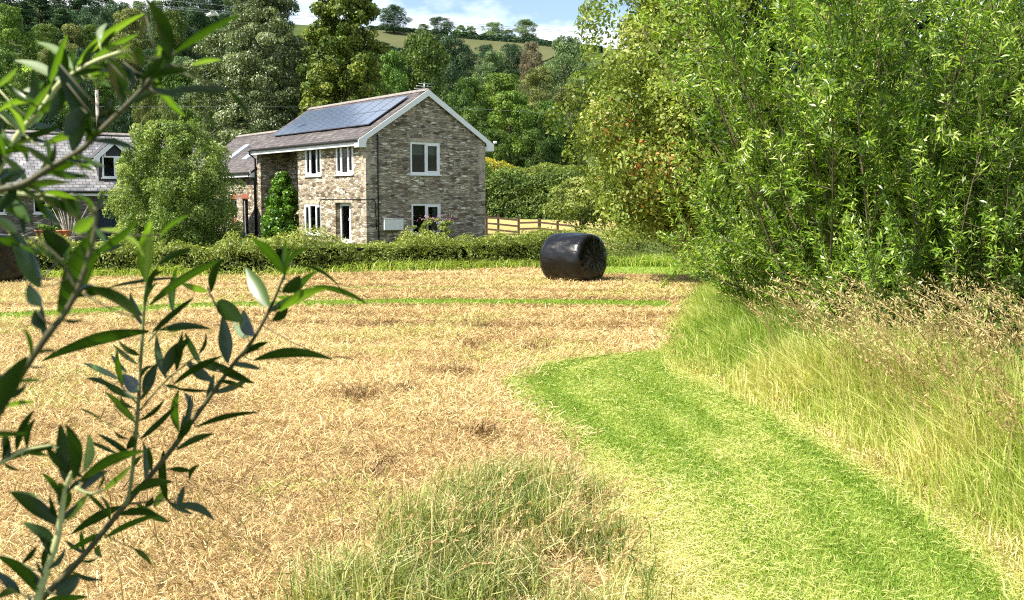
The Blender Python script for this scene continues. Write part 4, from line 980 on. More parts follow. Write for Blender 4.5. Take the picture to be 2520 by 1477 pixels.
for a in [('dark', -40, -20, 130, 265), ('dark', 40, -30, 120, 262), ('conifer', 95, -25, 90, 255), ('dark', 145, -35, 110, 268), ('conifer', 195, -28, 90, 258), ('dark', 240, -22, 110, 270), ('dark', 292, 4, 95, 262), ('pale', 340, 3, 60, 275), ('pale', 385, 2, 60, 280),
          ('dark', 430, -18, 100, 268), ('dark', 490, -25, 110, 265), ('dark', 545, -20, 110, 272), ('dark', 600, -22, 110, 268), ('dark', 650, -10, 100, 275), ('conifer', 60, 5, 90, 228), ('conifer', 150, 22, 100, 226), ('dark', 215, 18, 100, 230), ('dark', 470, 20, 95, 235), ('dark', 520, 30, 90, 238), ('dark', 575, 28, 95, 234), ('dark', 262, 28, 80, 222), 
          ('oak', 110, 60, 85, 195), ('olive', 178, 60, 85, 192), ('oak', 225, 62, 90, 196), ('oak', 425, 26, 105, 192), ('dark', 468, 70, 80, 196), ('dark', 395, 55, 90, 200), ('oak', -30, 60, 110, 175),
          ('olive', 120, 118, 80, 150), ('oak', 165, 122, 85, 152), ('dark', 205, 120, 85, 150), ('oak', 255, 130, 85, 148), ('olive', 310, 135, 90, 150), ('dark', 362, 122, 85, 152), ('oak', 405, 118, 90, 150), ('pale', 452, 140, 80, 148), ('oak', 15, 128, 100, 140),
          ('ash', 40, 182, 95, 112), ('oak', 95, 175, 90, 115), ('oak', 150, 188, 95, 112), ('dark', 205, 195, 90, 110), ('oak', 262, 198, 95, 112), ('dark', 318, 205, 90, 110), ('oak', 440, 175, 110, 108), ('ash', 505, 165, 100, 104), ('oak', -25, 200, 100, 108),
          ('oak', 30, 252, 120, 88), ('dark', 110, 245, 115, 86), ('oak', 190, 258, 115, 87), ('dark', 290, 270, 100, 86), ('oak', 455, 262, 130, 84), ('ash', 380, 275, 90, 90), ('dark', -50, 250, 120, 85)]:
    wood(*a)
tree('ash_tree', 'ash', 15, 14, 150, 168, 'tall light green tree with open crown at the left edge of the wood')
tree('dome_tree', 'olive', 322, 22, 125, 185, 'rounded olive yellow tree crown standing out in the middle of the left wood')
for xd, top, lab in ((345, 205, 'leftmost of the thin pale-trunked birches behind the barn roof'), (372, 222, 'middle one of the thin pale-trunked birches behind the barn roof'), (408, 215, 'rightmost of the thin pale-trunked birches behind the barn roof')):
    tree('birch_tree', 'birch', xd, top, 60, 80, lab)
# skyline and the mid-distance
tree('skyline_tree', 'dark', 970, 14, 80, 318, 'big round dark tree alone at the left end of the skyline')
tree('skyline_tree', 'dark', 1085, 43, 72, 300, 'dark ragged round tree halfway along the skyline field')
tree('skyline_tree', 'pale', 1042, 60, 50, 316, 'low bushy growth between the two dark skyline trees', cat='bush')
tree('skyline_tree', 'ash', 1133, 63, 34, 322, 'small pale see-through tree on the skyline, left one of a pair')
tree('skyline_tree', 'ash', 1158, 65, 34, 322, 'small pale see-through tree on the skyline, right one of a pair')
tree('skyline_tree', 'pale', 1212, 56, 66, 322, 'broad grey-green tree on the skyline beside a smaller round one')
tree('skyline_tree', 'pale', 1250, 74, 48, 320, 'small round tree between two larger grey-green skyline trees')
tree('skyline_tree', 'pale', 1294, 49, 68, 322, 'tallest grey-green tree at the right end of the skyline')
for a in [('dark', 1140, 112, 80, 215, 'leftmost of three dark trees below the skyline hedge'), ('dark', 1200, 110, 80, 218, 'middle of three dark trees below the skyline hedge'), ('dark', 1258, 108, 78, 220, 'rightmost of three dark trees below the skyline hedge'),
          ('dark', 1115, 88, 90, 165, 'blue-green dark tree rising just right of the big oak behind the house'), ('copper', 1308, 104, 74, 195, 'coppery brown tree on the right slope'), ('pale', 1392, 92, 130, 165, 'large soft grey-green tree on the right slope, topmost there'),
          ('pale', 1212, 127, 105, 158, 'pale rounded tree in the middle of the right slope'), ('olive', 1330, 166, 100, 150, 'dull olive tree low on the right slope'), ('oak', 1042, 88, 190, 108, 'large dark green oak rising behind the solar roof'), ('ash', 962, 128, 110, 104, 'lighter green tree between the yellow-green tree and the large oak'),
          ('oak', 1150, 192, 110, 104, 'dark green tree right of the house ridge'), ('ash', 1235, 182, 170, 106, 'bright green broad tree above the lime tree right of the house'), ('oak', 1170, 262, 120, 93, 'dark green tree tucked behind the right gable slope'), ('ash', 1255, 226, 150, 92, 'lime green feathery tree right of the house roof'),
          ('oak', 1345, 248, 105, 93, 'dark green tree between lime tree and right-hand willow'), ('olive', 1410, 205, 130, 96, 'olive tree half hidden behind the right-hand sallow'), ('dark', 1460, 170, 140, 120, 'dark tree almost hidden behind the right-hand sallow'), ('oak', 1215, 318, 90, 90, 'low dark green tree just above the yellow hedge'), ('oak', 1310, 318, 100, 90, 'low green tree above the right end of the yellow hedge'), ('oak', 900, 170, 150, 95, 'shaded green tree behind the yellow-green tree'), ('oak', 690, 150, 160, 100, 'green tree glimpsed behind the silvery willow')]:
    tree('hillside_tree', *a)
# two tall trees behind the house
def big_tree(name, label, kind, xd, Y, wpx, top, zb, ncl, nlf, leaf, shape, asp=.55, cat='tree', forks=2, **k):
    p = at(xd, top, Y); z0 = H(p.x, Y); o = empty(name, (p.x, Y, z0))
    c_, C = crown('crown', FM[kind], o, p.z - z0, wpx * Y / F, zb, ncl, nlf, leaf, shape, asp, **k)
    trunk_mesh(p.z - z0, max(zb, 1), wpx * Y / F * .035, C, 9, None, forks, o); tag(o, label, cat); return o
big_tree('silver_willow', 'tall silvery grey-green willow left of the house roof', 'silver', 645, 74, 240, -60, .3, 400, 80000, .21, 'spread', .42, crad=(.065, .12))
big_tree('silver_willow', 'lower silvery grey willow spreading left of the taller one', 'silver', 545, 77, 210, 72, .2, 150, 36000, .22, 'dome', .42, crad=(.10, .16))
big_tree('yellow_green_tree', 'tall yellow-green tree with clumped foliage behind the solar panels', 'gold', 842, 72, 230, -70, .3, 420, 80000, .21, 'spread', .65, crad=(.065, .12), flat=.85)

def leaf_bank(name, label, cat, mat, pts, hgt, dep, dens, leaf, asp=.55, kind=None, top_t=.0, lump=.25, base=None, core=True, group=None):
    """hedge along a polyline: leaves over a lumpy rounded wall with a dark block inside"""
    o = empty(name, (0, 0, 0)); pts = [Vector((p[0], p[1], 0)) for p in pts]; Ps = []; Ns = []; Ts = []
    for a, b in zip(pts[:-1], pts[1:]):
        L_ = (b - a).length; n = int(dens * L_ * (2 * hgt + dep)); ax = (b - a) / L_; sd = np.array([ax.y, -ax.x, 0.])
        u = rng.random(n) * L_; s = rng.random(n) * (2 * hgt + dep); X = a.x + ax.x * u; Y = a.y + ax.y * u
        hh = hgt * (1 + lump * 1.6 * (fbm(X * .9, Y * .9, 71) - .5) + lump * (fbm(X * 3, Y * 3, 73) - .5))
        f = s / (2 * hgt + dep); top = (f > hgt / (2 * hgt + dep)) & (f < (hgt + dep) / (2 * hgt + dep)); fr_ = f <= hgt / (2 * hgt + dep)
        off = np.where(top, (s - hgt - dep / 2), np.where(fr_, -dep / 2, dep / 2)); z = np.where(top, hh, np.where(fr_, s / hgt * hh, (2 * hgt + dep - s) / hgt * hh))
        Nv = np.where(top[:, None], np.array([0, 0, 1.]), np.where(fr_[:, None], sd, -sd)); q = (fbm(X * 2.2 + off * 2, z * 2.6 + Y, 75) - .45) * lump * 1.3 + rng.normal(size=n) * .04 - np.abs(rng.normal(size=n)) * .05
        P = np.stack([X, Y, z], 1) - sd * off[:, None] + Nv * q[:, None]
        P[:, :2] += sd[:2] * 0; P[:, 2] -= np.where(top, .35 * hgt * np.clip(np.abs(off) / (dep / 2), 0, 1) ** 4, 0)
        P[:, 2] += Hn(P[:, 0], P[:, 1]) if base is None else base
        Ps.append(P); Ns.append(nrm(Nv + rng.normal(size=(n, 3)) * .6 + np.array([0, 0, .25]))); Ts.append(np.clip(.38 + .2 * rng.normal(size=n) + .7 * (fbm(X * .8, z + Y * .8, 77) - .5) + top_t * top, 0, 1))  # higher tint on top leaves puts sunlit hedge tops into colour
    P = np.concatenate(Ps); Nn = np.concatenate(Ns); T = np.concatenate(Ts); n = len(P); lf = leaf * rng.uniform(.6, 1.4, n)
    quads('foliage', leaf_quads(P, Nn, lf, lf * asp), FM[mat], np.repeat(T, 4), o)
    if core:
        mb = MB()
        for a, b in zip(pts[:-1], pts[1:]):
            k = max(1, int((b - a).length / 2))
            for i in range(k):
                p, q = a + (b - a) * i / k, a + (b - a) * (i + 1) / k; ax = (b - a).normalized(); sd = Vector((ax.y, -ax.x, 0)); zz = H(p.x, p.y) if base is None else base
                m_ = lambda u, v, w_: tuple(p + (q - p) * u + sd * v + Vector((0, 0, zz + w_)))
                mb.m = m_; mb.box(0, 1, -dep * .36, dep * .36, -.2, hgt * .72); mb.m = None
        mb.build('shade_core', FM['core'], o)  # solid near-black block, the hedge's shaded inside put into colour
    tag(o, label, cat, group, kind); return o
gp = lambda x, y: G(x, y)
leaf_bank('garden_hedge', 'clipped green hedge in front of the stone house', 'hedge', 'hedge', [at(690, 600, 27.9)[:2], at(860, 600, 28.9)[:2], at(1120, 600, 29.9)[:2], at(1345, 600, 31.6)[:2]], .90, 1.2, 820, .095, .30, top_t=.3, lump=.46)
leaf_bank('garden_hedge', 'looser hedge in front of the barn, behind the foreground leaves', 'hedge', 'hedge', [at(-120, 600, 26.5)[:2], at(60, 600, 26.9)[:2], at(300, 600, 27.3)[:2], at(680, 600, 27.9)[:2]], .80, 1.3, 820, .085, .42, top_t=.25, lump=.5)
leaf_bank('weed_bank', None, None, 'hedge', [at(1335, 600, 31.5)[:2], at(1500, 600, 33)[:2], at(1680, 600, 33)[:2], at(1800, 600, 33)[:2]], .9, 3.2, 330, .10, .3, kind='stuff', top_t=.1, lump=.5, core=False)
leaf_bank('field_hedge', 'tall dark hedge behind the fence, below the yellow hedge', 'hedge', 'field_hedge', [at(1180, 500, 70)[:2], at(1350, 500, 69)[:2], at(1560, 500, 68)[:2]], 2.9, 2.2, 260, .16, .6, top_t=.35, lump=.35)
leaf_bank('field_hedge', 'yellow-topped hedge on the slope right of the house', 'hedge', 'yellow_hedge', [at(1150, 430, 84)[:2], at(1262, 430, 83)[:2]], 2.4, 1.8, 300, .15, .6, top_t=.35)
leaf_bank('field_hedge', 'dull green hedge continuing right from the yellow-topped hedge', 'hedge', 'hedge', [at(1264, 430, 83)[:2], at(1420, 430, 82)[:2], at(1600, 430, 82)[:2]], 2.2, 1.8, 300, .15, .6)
leaf_bank('skyline_hedge', 'long dark hedge along the skyline below the grey-green trees', 'hedge', 'dark', [at(1110, 100, 322)[:2], at(1280, 100, 318)[:2], at(1480, 100, 310)[:2]], 1.7, 3, 34, .5, .7, lump=.4)
leaf_bank('skyline_hedge', 'dark hedge running between the two dark skyline trees', 'hedge', 'dark', [at(905, 70, 326)[:2], at(1100, 70, 324)[:2]], 1.1, 3, 34, .45, .7, lump=.4)
leaf_bank('slope_hedge', 'dark sloping hedge at the lower edge of the brown skyline field', 'hedge', 'dark', [at(900, 120, 262)[:2], at(990, 130, 258)[:2], at(1080, 140, 252)[:2]], 2.4, 3, 34, .45, .7, lump=.4)
# meadows on the hill, draped on it
def hill_sheet(name, corners, mat, lift=.25):
    q = [corners[0], corners[1], corners[2], corners[3]]; n = 14; V = []
    for j in range(n + 1):
        for i in range(n + 1):
            a = [q[0][k] + (q[1][k] - q[0][k]) * i / n for k in range(2)]; b = [q[3][k] + (q[2][k] - q[3][k]) * i / n for k in range(2)]
            x, y = a[0] + (b[0] - a[0]) * j / n, a[1] + (b[1] - a[1]) * j / n; V.append((x, y, H(x, y) + lift))
    i = np.arange(n * n); r_ = i // n * (n + 1) + i % n
    tag(quads(name, np.array(V), mat, Q=np.stack([r_, r_ + 1, r_ + n + 2, r_ + n + 1], 1), smooth=True), kind='structure')
BROWN = ground_mat('dry_hill_pasture', [(.3, (.075, .085, .035)), (.6, (.115, .12, .05)), (.8, (.15, .145, .065))], .8, .4, 6)
LIME = ground_mat('bright_pasture', [(.3, (.12, .22, .02)), (.7, (.24, .36, .04))], .8, .4, 6)
hill_sheet('meadow', [at(880, 0, 268)[:2], at(1300, 0, 250)[:2], at(1420, 0, 326)[:2], at(880, 0, 328)[:2]], BROWN)
hill_sheet('meadow', [at(30, 0, 182)[:2], at(100, 0, 182)[:2], at(100, 0, 226)[:2], at(30, 0, 226)[:2]], LIME)
hill_sheet('meadow', [at(480, 0, 110)[:2], at(600, 0, 110)[:2], at(600, 0, 230)[:2], at(480, 0, 230)[:2]], GR)
DRYF = ground_mat('dry_field', [(.3, (.22, .2, .06)), (.6, (.45, .36, .14)), (.8, (.6, .47, .2))], 4, .5, 30)
hill_sheet('far_field', [at(1150, 0, 53)[:2], at(1760, 0, 50)[:2], at(1760, 0, 66)[:2], at(1150, 0, 68)[:2]], DRYF, .03)

# ------------------------------------------------------------------ shrubs near the house
def shrub(name, label, mat, loc, Hh, Wd, zb, ncl, nlf, leaf, shape, asp, stems=3, bark=None, cat='shrub', tr=.05, **k):
    o = empty(name, loc); c_, C = crown('foliage', FM[mat], o, Hh, Wd, zb, ncl, nlf, leaf, shape, asp, **k); trunk_mesh(Hh, .1 * Hh, tr, C, 8, bark, stems, o); tag(o, label, cat); return o
p = at(432, 600, 40); shrub('round_shrub', 'large rounded bushy willow shrub between the barn and the house', 'shrub', (p.x, 40, 0), at(432, 300, 40).z, 332 * 40 / F, .05, 460, 100000, .105, 'dome', .36, 7, tr=.035, crad=(.045, .08), flat=1.3, droop=-.7)
p = PH + hx * (-.2) + hy * 8.6; shrub('climbing_shrub', 'glossy green climber rising against the house corner in the recess', 'ivy', p, 3.35, 2.6, .0, 230, 20000, .11, 'cone', .75, 3, crad=(.06, .11), flat=1.0)
p = at(128, 600, 45.5); shrub('young_conifer', 'small pale green feathery shrub against the barn wall', 'ash', (p.x, 45.5, 0), at(128, 486, 45.5).z, 1.15, .2, 26, 3600, .11, 'cone', .4, 1, crad=(.12, .2), flat=.5)
p = at(1432, 575, 46.5); shrub('field_tree', 'small bushy tree standing at the fence behind the black bale', 'hedge', (p.x, 46.5, H(p.x, 46.5)), at(1432, 437, 46.5).z - H(p.x, 46.5), 190 * 46.5 / F, 1.0, 80, 15000, .12, 'dome', .5, 4, tr=.07, cat='tree', crad=(.1, .17))
p = at(1570, 575, 41); shrub('field_tree', 'low green bush by the fence, right of the small tree', 'ash', (p.x, 41, H(p.x, 41)), at(1570, 470, 41).z - H(p.x, 41), 150 * 41 / F, .5, 60, 10000, .12, 'dome', .45, 3, tr=.06, cat='bush', crad=(.1, .17))
p = PH + hx * 2.9 + hy * (-.9)
o = shrub('flowering_shrub', 'low pink-flowered shrub below the ground floor gable window', 'hedge', p, 1.15, 2.1, .1, 40, 5000, .08, 'dome', .6, 4, tr=.03)
n = 110; P = rng.normal(size=(n, 3)) * np.array([.48, .25, .10]) + np.array([.05, -.15, 1.12]); quads('flower_heads', leaf_quads(P, nrm(rng.normal(size=(n, 3)) + np.array([0, -.6, .6])), .06, .05), FM['flower'], np.repeat(rng.random(n), 4), o)
p = at(172, 600, 45); mb = MB()
for k in range(22):
    a = rng.uniform(-.55, .55); c2 = rng.uniform(-.3, .3); hh = rng.uniform(.9, 1.9); mb.tube([(0, 0, 0), (a * .5 * hh, c2 * .5, hh * .55), (a * hh, c2, hh)], [.022, .015, .006], 5)
o = mb.build('bare_shrub', M['pale_bark'], None, True); o.location = (p.x, 45, 0); tag(o, 'leafless pale twiggy shrub beside the terracotta pots', 'shrub')
mb = MB(); p0, p1 = at(75, 600, 44.2), at(190, 600, 44.2); mb.box(p0.x, p1.x, 44.0, 44.5, -.1, .42); o = mb.build('low_wall', M['barn_stone'], None, bevel=.02); tag(o, 'low stone wall carrying terracotta pots in front of the barn', 'wall')
for (xd, lab) in ((96, 'terracotta pot on the low wall, nearer the left picture edge'), (149, 'dark terracotta pot on the low wall, middle one of three'), (163, 'terracotta pot on the low wall beside the bare twiggy shrub')):
    p = at(xd, 570, 44.25); mb = MB(); n = 16; prof_ = [(.10, 0), (.155, .22), (.18, .225), (.18, .27), (.155, .27), (.14, .2)]
    vs = [(r_ * math.cos(2 * math.pi * k / n), r_ * math.sin(2 * math.pi * k / n), z) for r_, z in prof_ for k in range(n)]
    mb.add(vs, [(i * n + k, i * n + (k + 1) % n, (i + 1) * n + (k + 1) % n, (i + 1) * n + k) for i in range(len(prof_) - 1) for k in range(n)] + [tuple(range(n))[::-1], tuple(range((len(prof_) - 1) * n, len(prof_) * n))])
    o = mb.build('plant_pot', M['terracotta'], None, True); o.location = (p.x, 44.25, .421); tag(o, lab, 'pot', 'terracotta pots by the barn')

# ------------------------------------------------------------------ osier willow on the right: stems, shoots, long leaves
def osier(name, label, base, stems, shoots, nleaf, Lr, Wr, mat, tmean, lean_lim, hgt, twist=0, bias=(0, 0)):
    o = empty(name, base); V = []; T = []; mb = MB()
    for s in range(stems):
        az = rng.uniform(0, 2 * math.pi); tilt = lean_lim * math.sqrt(rng.random()); d = np.array([math.sin(tilt) * math.cos(az) + bias[0] * rng.random(), math.sin(tilt) * math.sin(az) + bias[1] * rng.random(), math.cos(tilt)]); d /= np.linalg.norm(d)
        Ls = hgt * rng.uniform(.75, 1.08) * (1 - .18 * tilt); b = np.array([rng.normal() * .45, rng.normal() * .45, -.1])
        def cur(u): return b + d * Ls * u + np.array([0, 0, 1]) * Ls * .16 * tilt * u * u + np.array([.06 * math.sin(4 * u + s), .06 * math.cos(3 * u + 2 * s), 0])
        mb.tube([tuple(cur(u)) for u in np.linspace(0, 1, 9)], [.021 * (1 - .85 * u) * rng.uniform(.8, 1.3) for u in np.linspace(0, 1, 9)], 6)
        cl_ = [(rng.uniform(.12, .95), nrm(rng.normal(size=3))) for _ in range(6)]
        for k in range(shoots):
            cu, cd = cl_[k % 6]; u0 = float(np.clip(cu + rng.normal() * .06, .06, 1)) if k % 4 else .07 + .93 * rng.random() ** .85; p0 = cur(u0); sl_ = rng.uniform(.45, 1.25) * (1.25 - .5 * u0)
            dd = d * .35 + cd * .75 + rng.normal(size=3) * .38 + np.array([0, 0, .5]); dd /= np.linalg.norm(dd)
            if k == 0: p0, dd, sl_ = cur(.93), d * .6 + np.array([0, 0, .6]), .9
            dd /= np.linalg.norm(dd)
            p1 = p0 + dd * sl_ * .55; p2 = p1 + (dd + np.array([0, 0, .25]) + rng.normal(size=3) * .15) * sl_ * .45
            mb.tube([tuple(p0), tuple(p1), tuple(p2)], [.007, .005, .002], 4, False)
            nl = int(nleaf * sl_); q = np.sort(rng.uniform(.08, 1, nl)); c = np.where((q < .55)[:, None], p0 + (p1 - p0) * (q / .55)[:, None], p1 + (p2 - p1) * ((q - .55) / .45)[:, None])
            e1 = np.cross(dd, [.3, .2, 1.]); e1 /= np.linalg.norm(e1); e2 = np.cross(dd, e1); ph = np.arange(nl) * 2.4 + rng.normal(size=nl) * .3
            rad = np.cos(ph)[:, None] * e1 + np.sin(ph)[:, None] * e2; A = nrm(rad * .85 + dd * (.45 + .5 * q)[:, None] + rng.normal(size=(nl, 3)) * .2 - np.array([0, 0, .12]))
            Lf = rng.uniform(*Lr, nl) * (1 - .45 * np.clip((q - .8) / .2, 0, 1)); Nn = nrm(np.cross(A, np.cross(dd + 1e-3, A)) + rng.normal(size=(nl, 3)) * .35)
            V.append(leaf_quads(c + A * (Lf * .5)[:, None], Nn, Lf, rng.uniform(*Wr, nl), A=A.copy())); T.append(np.clip(tmean - .08 + .22 * q + .20 * rng.normal(size=nl) + .16 * rng.normal(), 0, 1))
    V = np.concatenate(V); T = np.concatenate(T); quads('foliage', V, FM[mat], np.repeat(T, 4), o); mb.build('stems', M['willow_bark'], o, True); tag(o, label, 'willow'); print(name, len(V)); return o
osier('osier_willow', 'large leafy osier willow filling the right side, lit light green', (4.75, 13.6, 0), 60, 30, 66, (.08, .15), (.018, .031), 'willow', .42, R(37), 5.6)
osier('osier_willow', 'smaller osier willow with upright shoots against the dark tree at far right', (6.15, 12.4, 0), 15, 24, 56, (.09, .16), (.016, .028), 'willow', .52, R(30), 4.7)
osier('osier_willow', 'low willow with drooping shoots hanging into the tall seeding grass', (5.3, 12.2, 0), 24, 24, 60, (.08, .14), (.017, .029), 'willow', .36, R(68), 2.5, bias=(-.15, -.25))
osier('osier_willow', 'low spreading willow shoots reaching left over the hay behind the grass', (4.9, 15.6, 0), 32, 28, 62, (.08, .14), (.018, .031), 'willow', .42, R(62), 3.5, bias=(-.25, 0))
# sallow behind it with some leaves turned orange
P, Nn, Lf, T, C, asp = crown_arrays(rng, 8.4, 7.0, 1.0, 330, 110000, .115, 'oval', .5, (.06, .11), 1.0)
so = empty('sallow_tree', (4.5, 24.5, 0)); wp = P + np.array([4.5, 24.5, 0])
ox = CX + F * wp[:, 0] / wp[:, 1]; T = np.clip(T * .8 + .08, 0, .9)
for cx_, cz_, rr_ in ((2.3, 3.6, .5), (3.0, 2.5, .7), (3.5, 3.1, .4)):
    dd = np.hypot(wp[:, 0] - cx_, wp[:, 2] - cz_); m_ = rng.random(len(T)) < .2 * np.exp(-(dd / rr_) ** 2 * 1.6) * (wp[:, 1] < 24.8); T[m_] = rng.uniform(.93, 1, m_.sum())
quads('crown', leaf_quads(P, Nn, Lf, Lf * .5, .3), FM['sallow'], np.repeat(T, 4), so); trunk_mesh(8.4, 1, .14, C, 12, M['willow_bark'], 4, so); tag(so, 'yellowish sallow tree with patches of orange leaves left of the osier willow', 'tree')
big_tree('shade_tree', 'very dark dense tree filling the background at the right edge', 'dark', 2420, 20.5, 1150, -330, .2, 120, 42000, .14, 'spread', .6, forks=3, crad=(.08, .14))
big_tree('shade_tree', 'dark tree behind the middle of the osier willow', 'oak', 1990, 23, 620, -260, .2, 110, 36000, .14, 'spread', .55, forks=3, crad=(.08, .14))
# rank plants at the right edge
leaf_bank('nettle_bank', None, None, 'ash', [(5.2, 11.2), (6.6, 10.6), (8.4, 10.4)], .95, 1.6, 420, .08, .6, kind='stuff', lump=.6, core=False)
o = shrub('dock_plant', 'rusty yellow seeding dock plant at the right edge below the dark tree', 'olive', (at(2445, 700, 11.2).x, 11.2, 0), 1.45, .6, .7, 16, 900, .045, 'dome', .6, 1, cat='plant', tr=.012)
# ------------------------------------------------------------------ willow branches close to the camera on the left
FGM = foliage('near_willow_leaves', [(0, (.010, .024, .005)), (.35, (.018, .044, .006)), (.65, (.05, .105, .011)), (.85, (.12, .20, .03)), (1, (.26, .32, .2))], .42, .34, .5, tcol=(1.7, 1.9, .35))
M['pale_stem'] = plain('downy_green_stem', (.42, .44, .2), .6, var=.15, scale=60); M['mid_stem'] = plain('olive_stem', (.17, .19, .07), .6, var=.3, scale=60); M['twig'] = plain('dark_willow_twig', (.075, .07, .03), .6, var=.3, scale=60)
def mix3(a, b, t): return a + (b - a) * t
def near_leaf(V, Q, T, b, t, wpx, depth, bend, kind, rs):
    """one lanceolate folded leaf from base to tip; rolled about its midrib so that it faces or misses the sun"""
    d0 = depth * (1 + rs.uniform(-.03, .03)); d1 = d0 + rs.uniform(-.05, .06) * (1 if kind != 'b' else 1.4)
    B, Tp = at(b[0], b[1], d0), at(t[0], t[1], d1); ax = Tp - B; Ln = ax.length; mid = ax.normalized(); view = ((B + Tp) / 2 - Vector((0, 0, CAMZ))).normalized()
    sd = mid.cross(view).normalized(); best = None
    for k in range(-12, 13):
        ro = R(5.2 * k); s_ = sd * math.cos(ro) + view * math.sin(ro); nn = s_.cross(mid).normalized(); a, c = nn.dot(SUN), nn.dot(-view)
        tr_ = abs(a) if a * c < 0 else 0; rf_ = abs(a) if a * c > 0 else 0
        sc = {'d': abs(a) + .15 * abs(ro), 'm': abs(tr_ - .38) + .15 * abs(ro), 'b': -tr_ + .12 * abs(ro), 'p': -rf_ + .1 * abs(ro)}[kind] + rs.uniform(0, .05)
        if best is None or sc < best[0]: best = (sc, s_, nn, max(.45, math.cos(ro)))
    _, s_, nn, cr = best; wid = .84 * wpx * depth / F / cr; n = 10; k0 = len(V); t_ = {'d': .18, 'm': .45, 'b': .68, 'p': .92}[kind] + rs.uniform(-.1, .1)  # tint follows kind
    bd = (mid.cross(view)).normalized() * (-bend * depth / F)
    if bd.z < 0 and bend > 0 or bd.z > 0 and bend < 0: bd = -bd
    for i in range(n + 1):
        u = i / n; c = B + ax * u + bd * (4 * u * (1 - u)) + view * (.05 * Ln * math.sin(3.1 * u)) * rs.uniform(.9, 1.1)
        w = wid * .5 * max(.035, (math.sin(math.pi * min(1, u * .93 + .035)) ** .8) * (1.0 - .28 * (u - .4))) * (1 + .05 * math.sin(9 * u + wpx))
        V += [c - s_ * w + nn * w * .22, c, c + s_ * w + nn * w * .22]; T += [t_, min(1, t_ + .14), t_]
        if i < n:
            j = k0 + 3 * i; Q += [(j, j + 1, j + 4, j + 3), (j + 1, j + 2, j + 5, j + 4)]
def branch(label, depth, stem, smat, r0, r1, leaves, sub=(), seed=0, fill=1.0):
    rs = random.Random(seed); o = empty('willow_branch', at(*stem[0], depth)); o0 = Vector(o.location); mb = MB()
    mb.m = lambda x, y, z: (x - o0.x, y - o0.y, z - o0.z)
    def tub(st, a, b):
        n = len(st); P = [at(*p, depth) for p in st]; q = []
        for i in range(n - 1):
            for k in range(4):
                t = k / 4; p0, p1, p2, p3 = P[max(i - 1, 0)], P[i], P[i + 1], P[min(i + 2, n - 1)]
                q.append(.5 * (2 * p1 + (p2 - p0) * t + (2 * p0 - 5 * p1 + 4 * p2 - p3) * t * t + (3 * p1 - p0 - 3 * p2 + p3) * t ** 3))
        q.append(P[-1]); m_ = len(q); mb.tube(q, [(a + (b - a) * i / (m_ - 1)) * (1.12 if i % 5 == 2 else 1) for i in range(m_)], 7)
    tub(stem, r0, r1)
    for s in sub: tub(s, r1 * 1.0, r1 * .55)
    leaves = list(leaves)
    for s in (stem,) + tuple(sub):                   # smaller leaves filling in along every stem
        for i in range(len(s) - 1):
            (xa_, ya_), (xb_, yb_) = s[i], s[i + 1]; seg = math.hypot(xb_ - xa_, yb_ - ya_); base_a = math.atan2(yb_ - ya_, xb_ - xa_)
            for k in range(max(1, int(seg / 42 * fill))):
                t = rs.random(); a = base_a + rs.choice((-1, 1)) * rs.uniform(.35, 1.15); l_ = rs.uniform(45, 120); x_, y_ = xa_ + (xb_ - xa_) * t, ya_ + (yb_ - ya_) * t
                leaves.append((x_ + 5 * math.cos(a), y_ + 5 * math.sin(a), x_ + l_ * math.cos(a), y_ + l_ * math.sin(a), rs.uniform(.16, .27) * l_, rs.choice('dddddmmb')))
    ring = [Vector((v[0] + o0.x, v[1] + o0.y, v[2] + o0.z)) for v in mb.v]
    for l in leaves:                                 # a short stalk from each leaf to the nearest stem
        b = at(l[0], l[1], depth); c = min(ring, key=lambda q: (q - b).length)
        if .002 < (c - b).length < .12: mb.tube([c, (c + b) / 2 - Vector((0, 0, .002)), b], [r1 * .55, r1 * .45, r1 * .4], 5)
    mb.build('stem', smat, o, True); V, Q, T = [], [], []
    for l in leaves:
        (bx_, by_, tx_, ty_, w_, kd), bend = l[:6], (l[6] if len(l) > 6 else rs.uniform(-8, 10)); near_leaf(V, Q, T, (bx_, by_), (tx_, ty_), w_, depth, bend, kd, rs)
    quads('leaves', np.array([tuple(v - o0) for v in V]), FGM, np.array(T), o, True, np.array(Q)); tag(o, label, 'branch', 'willow branches hanging in at the left'); return o
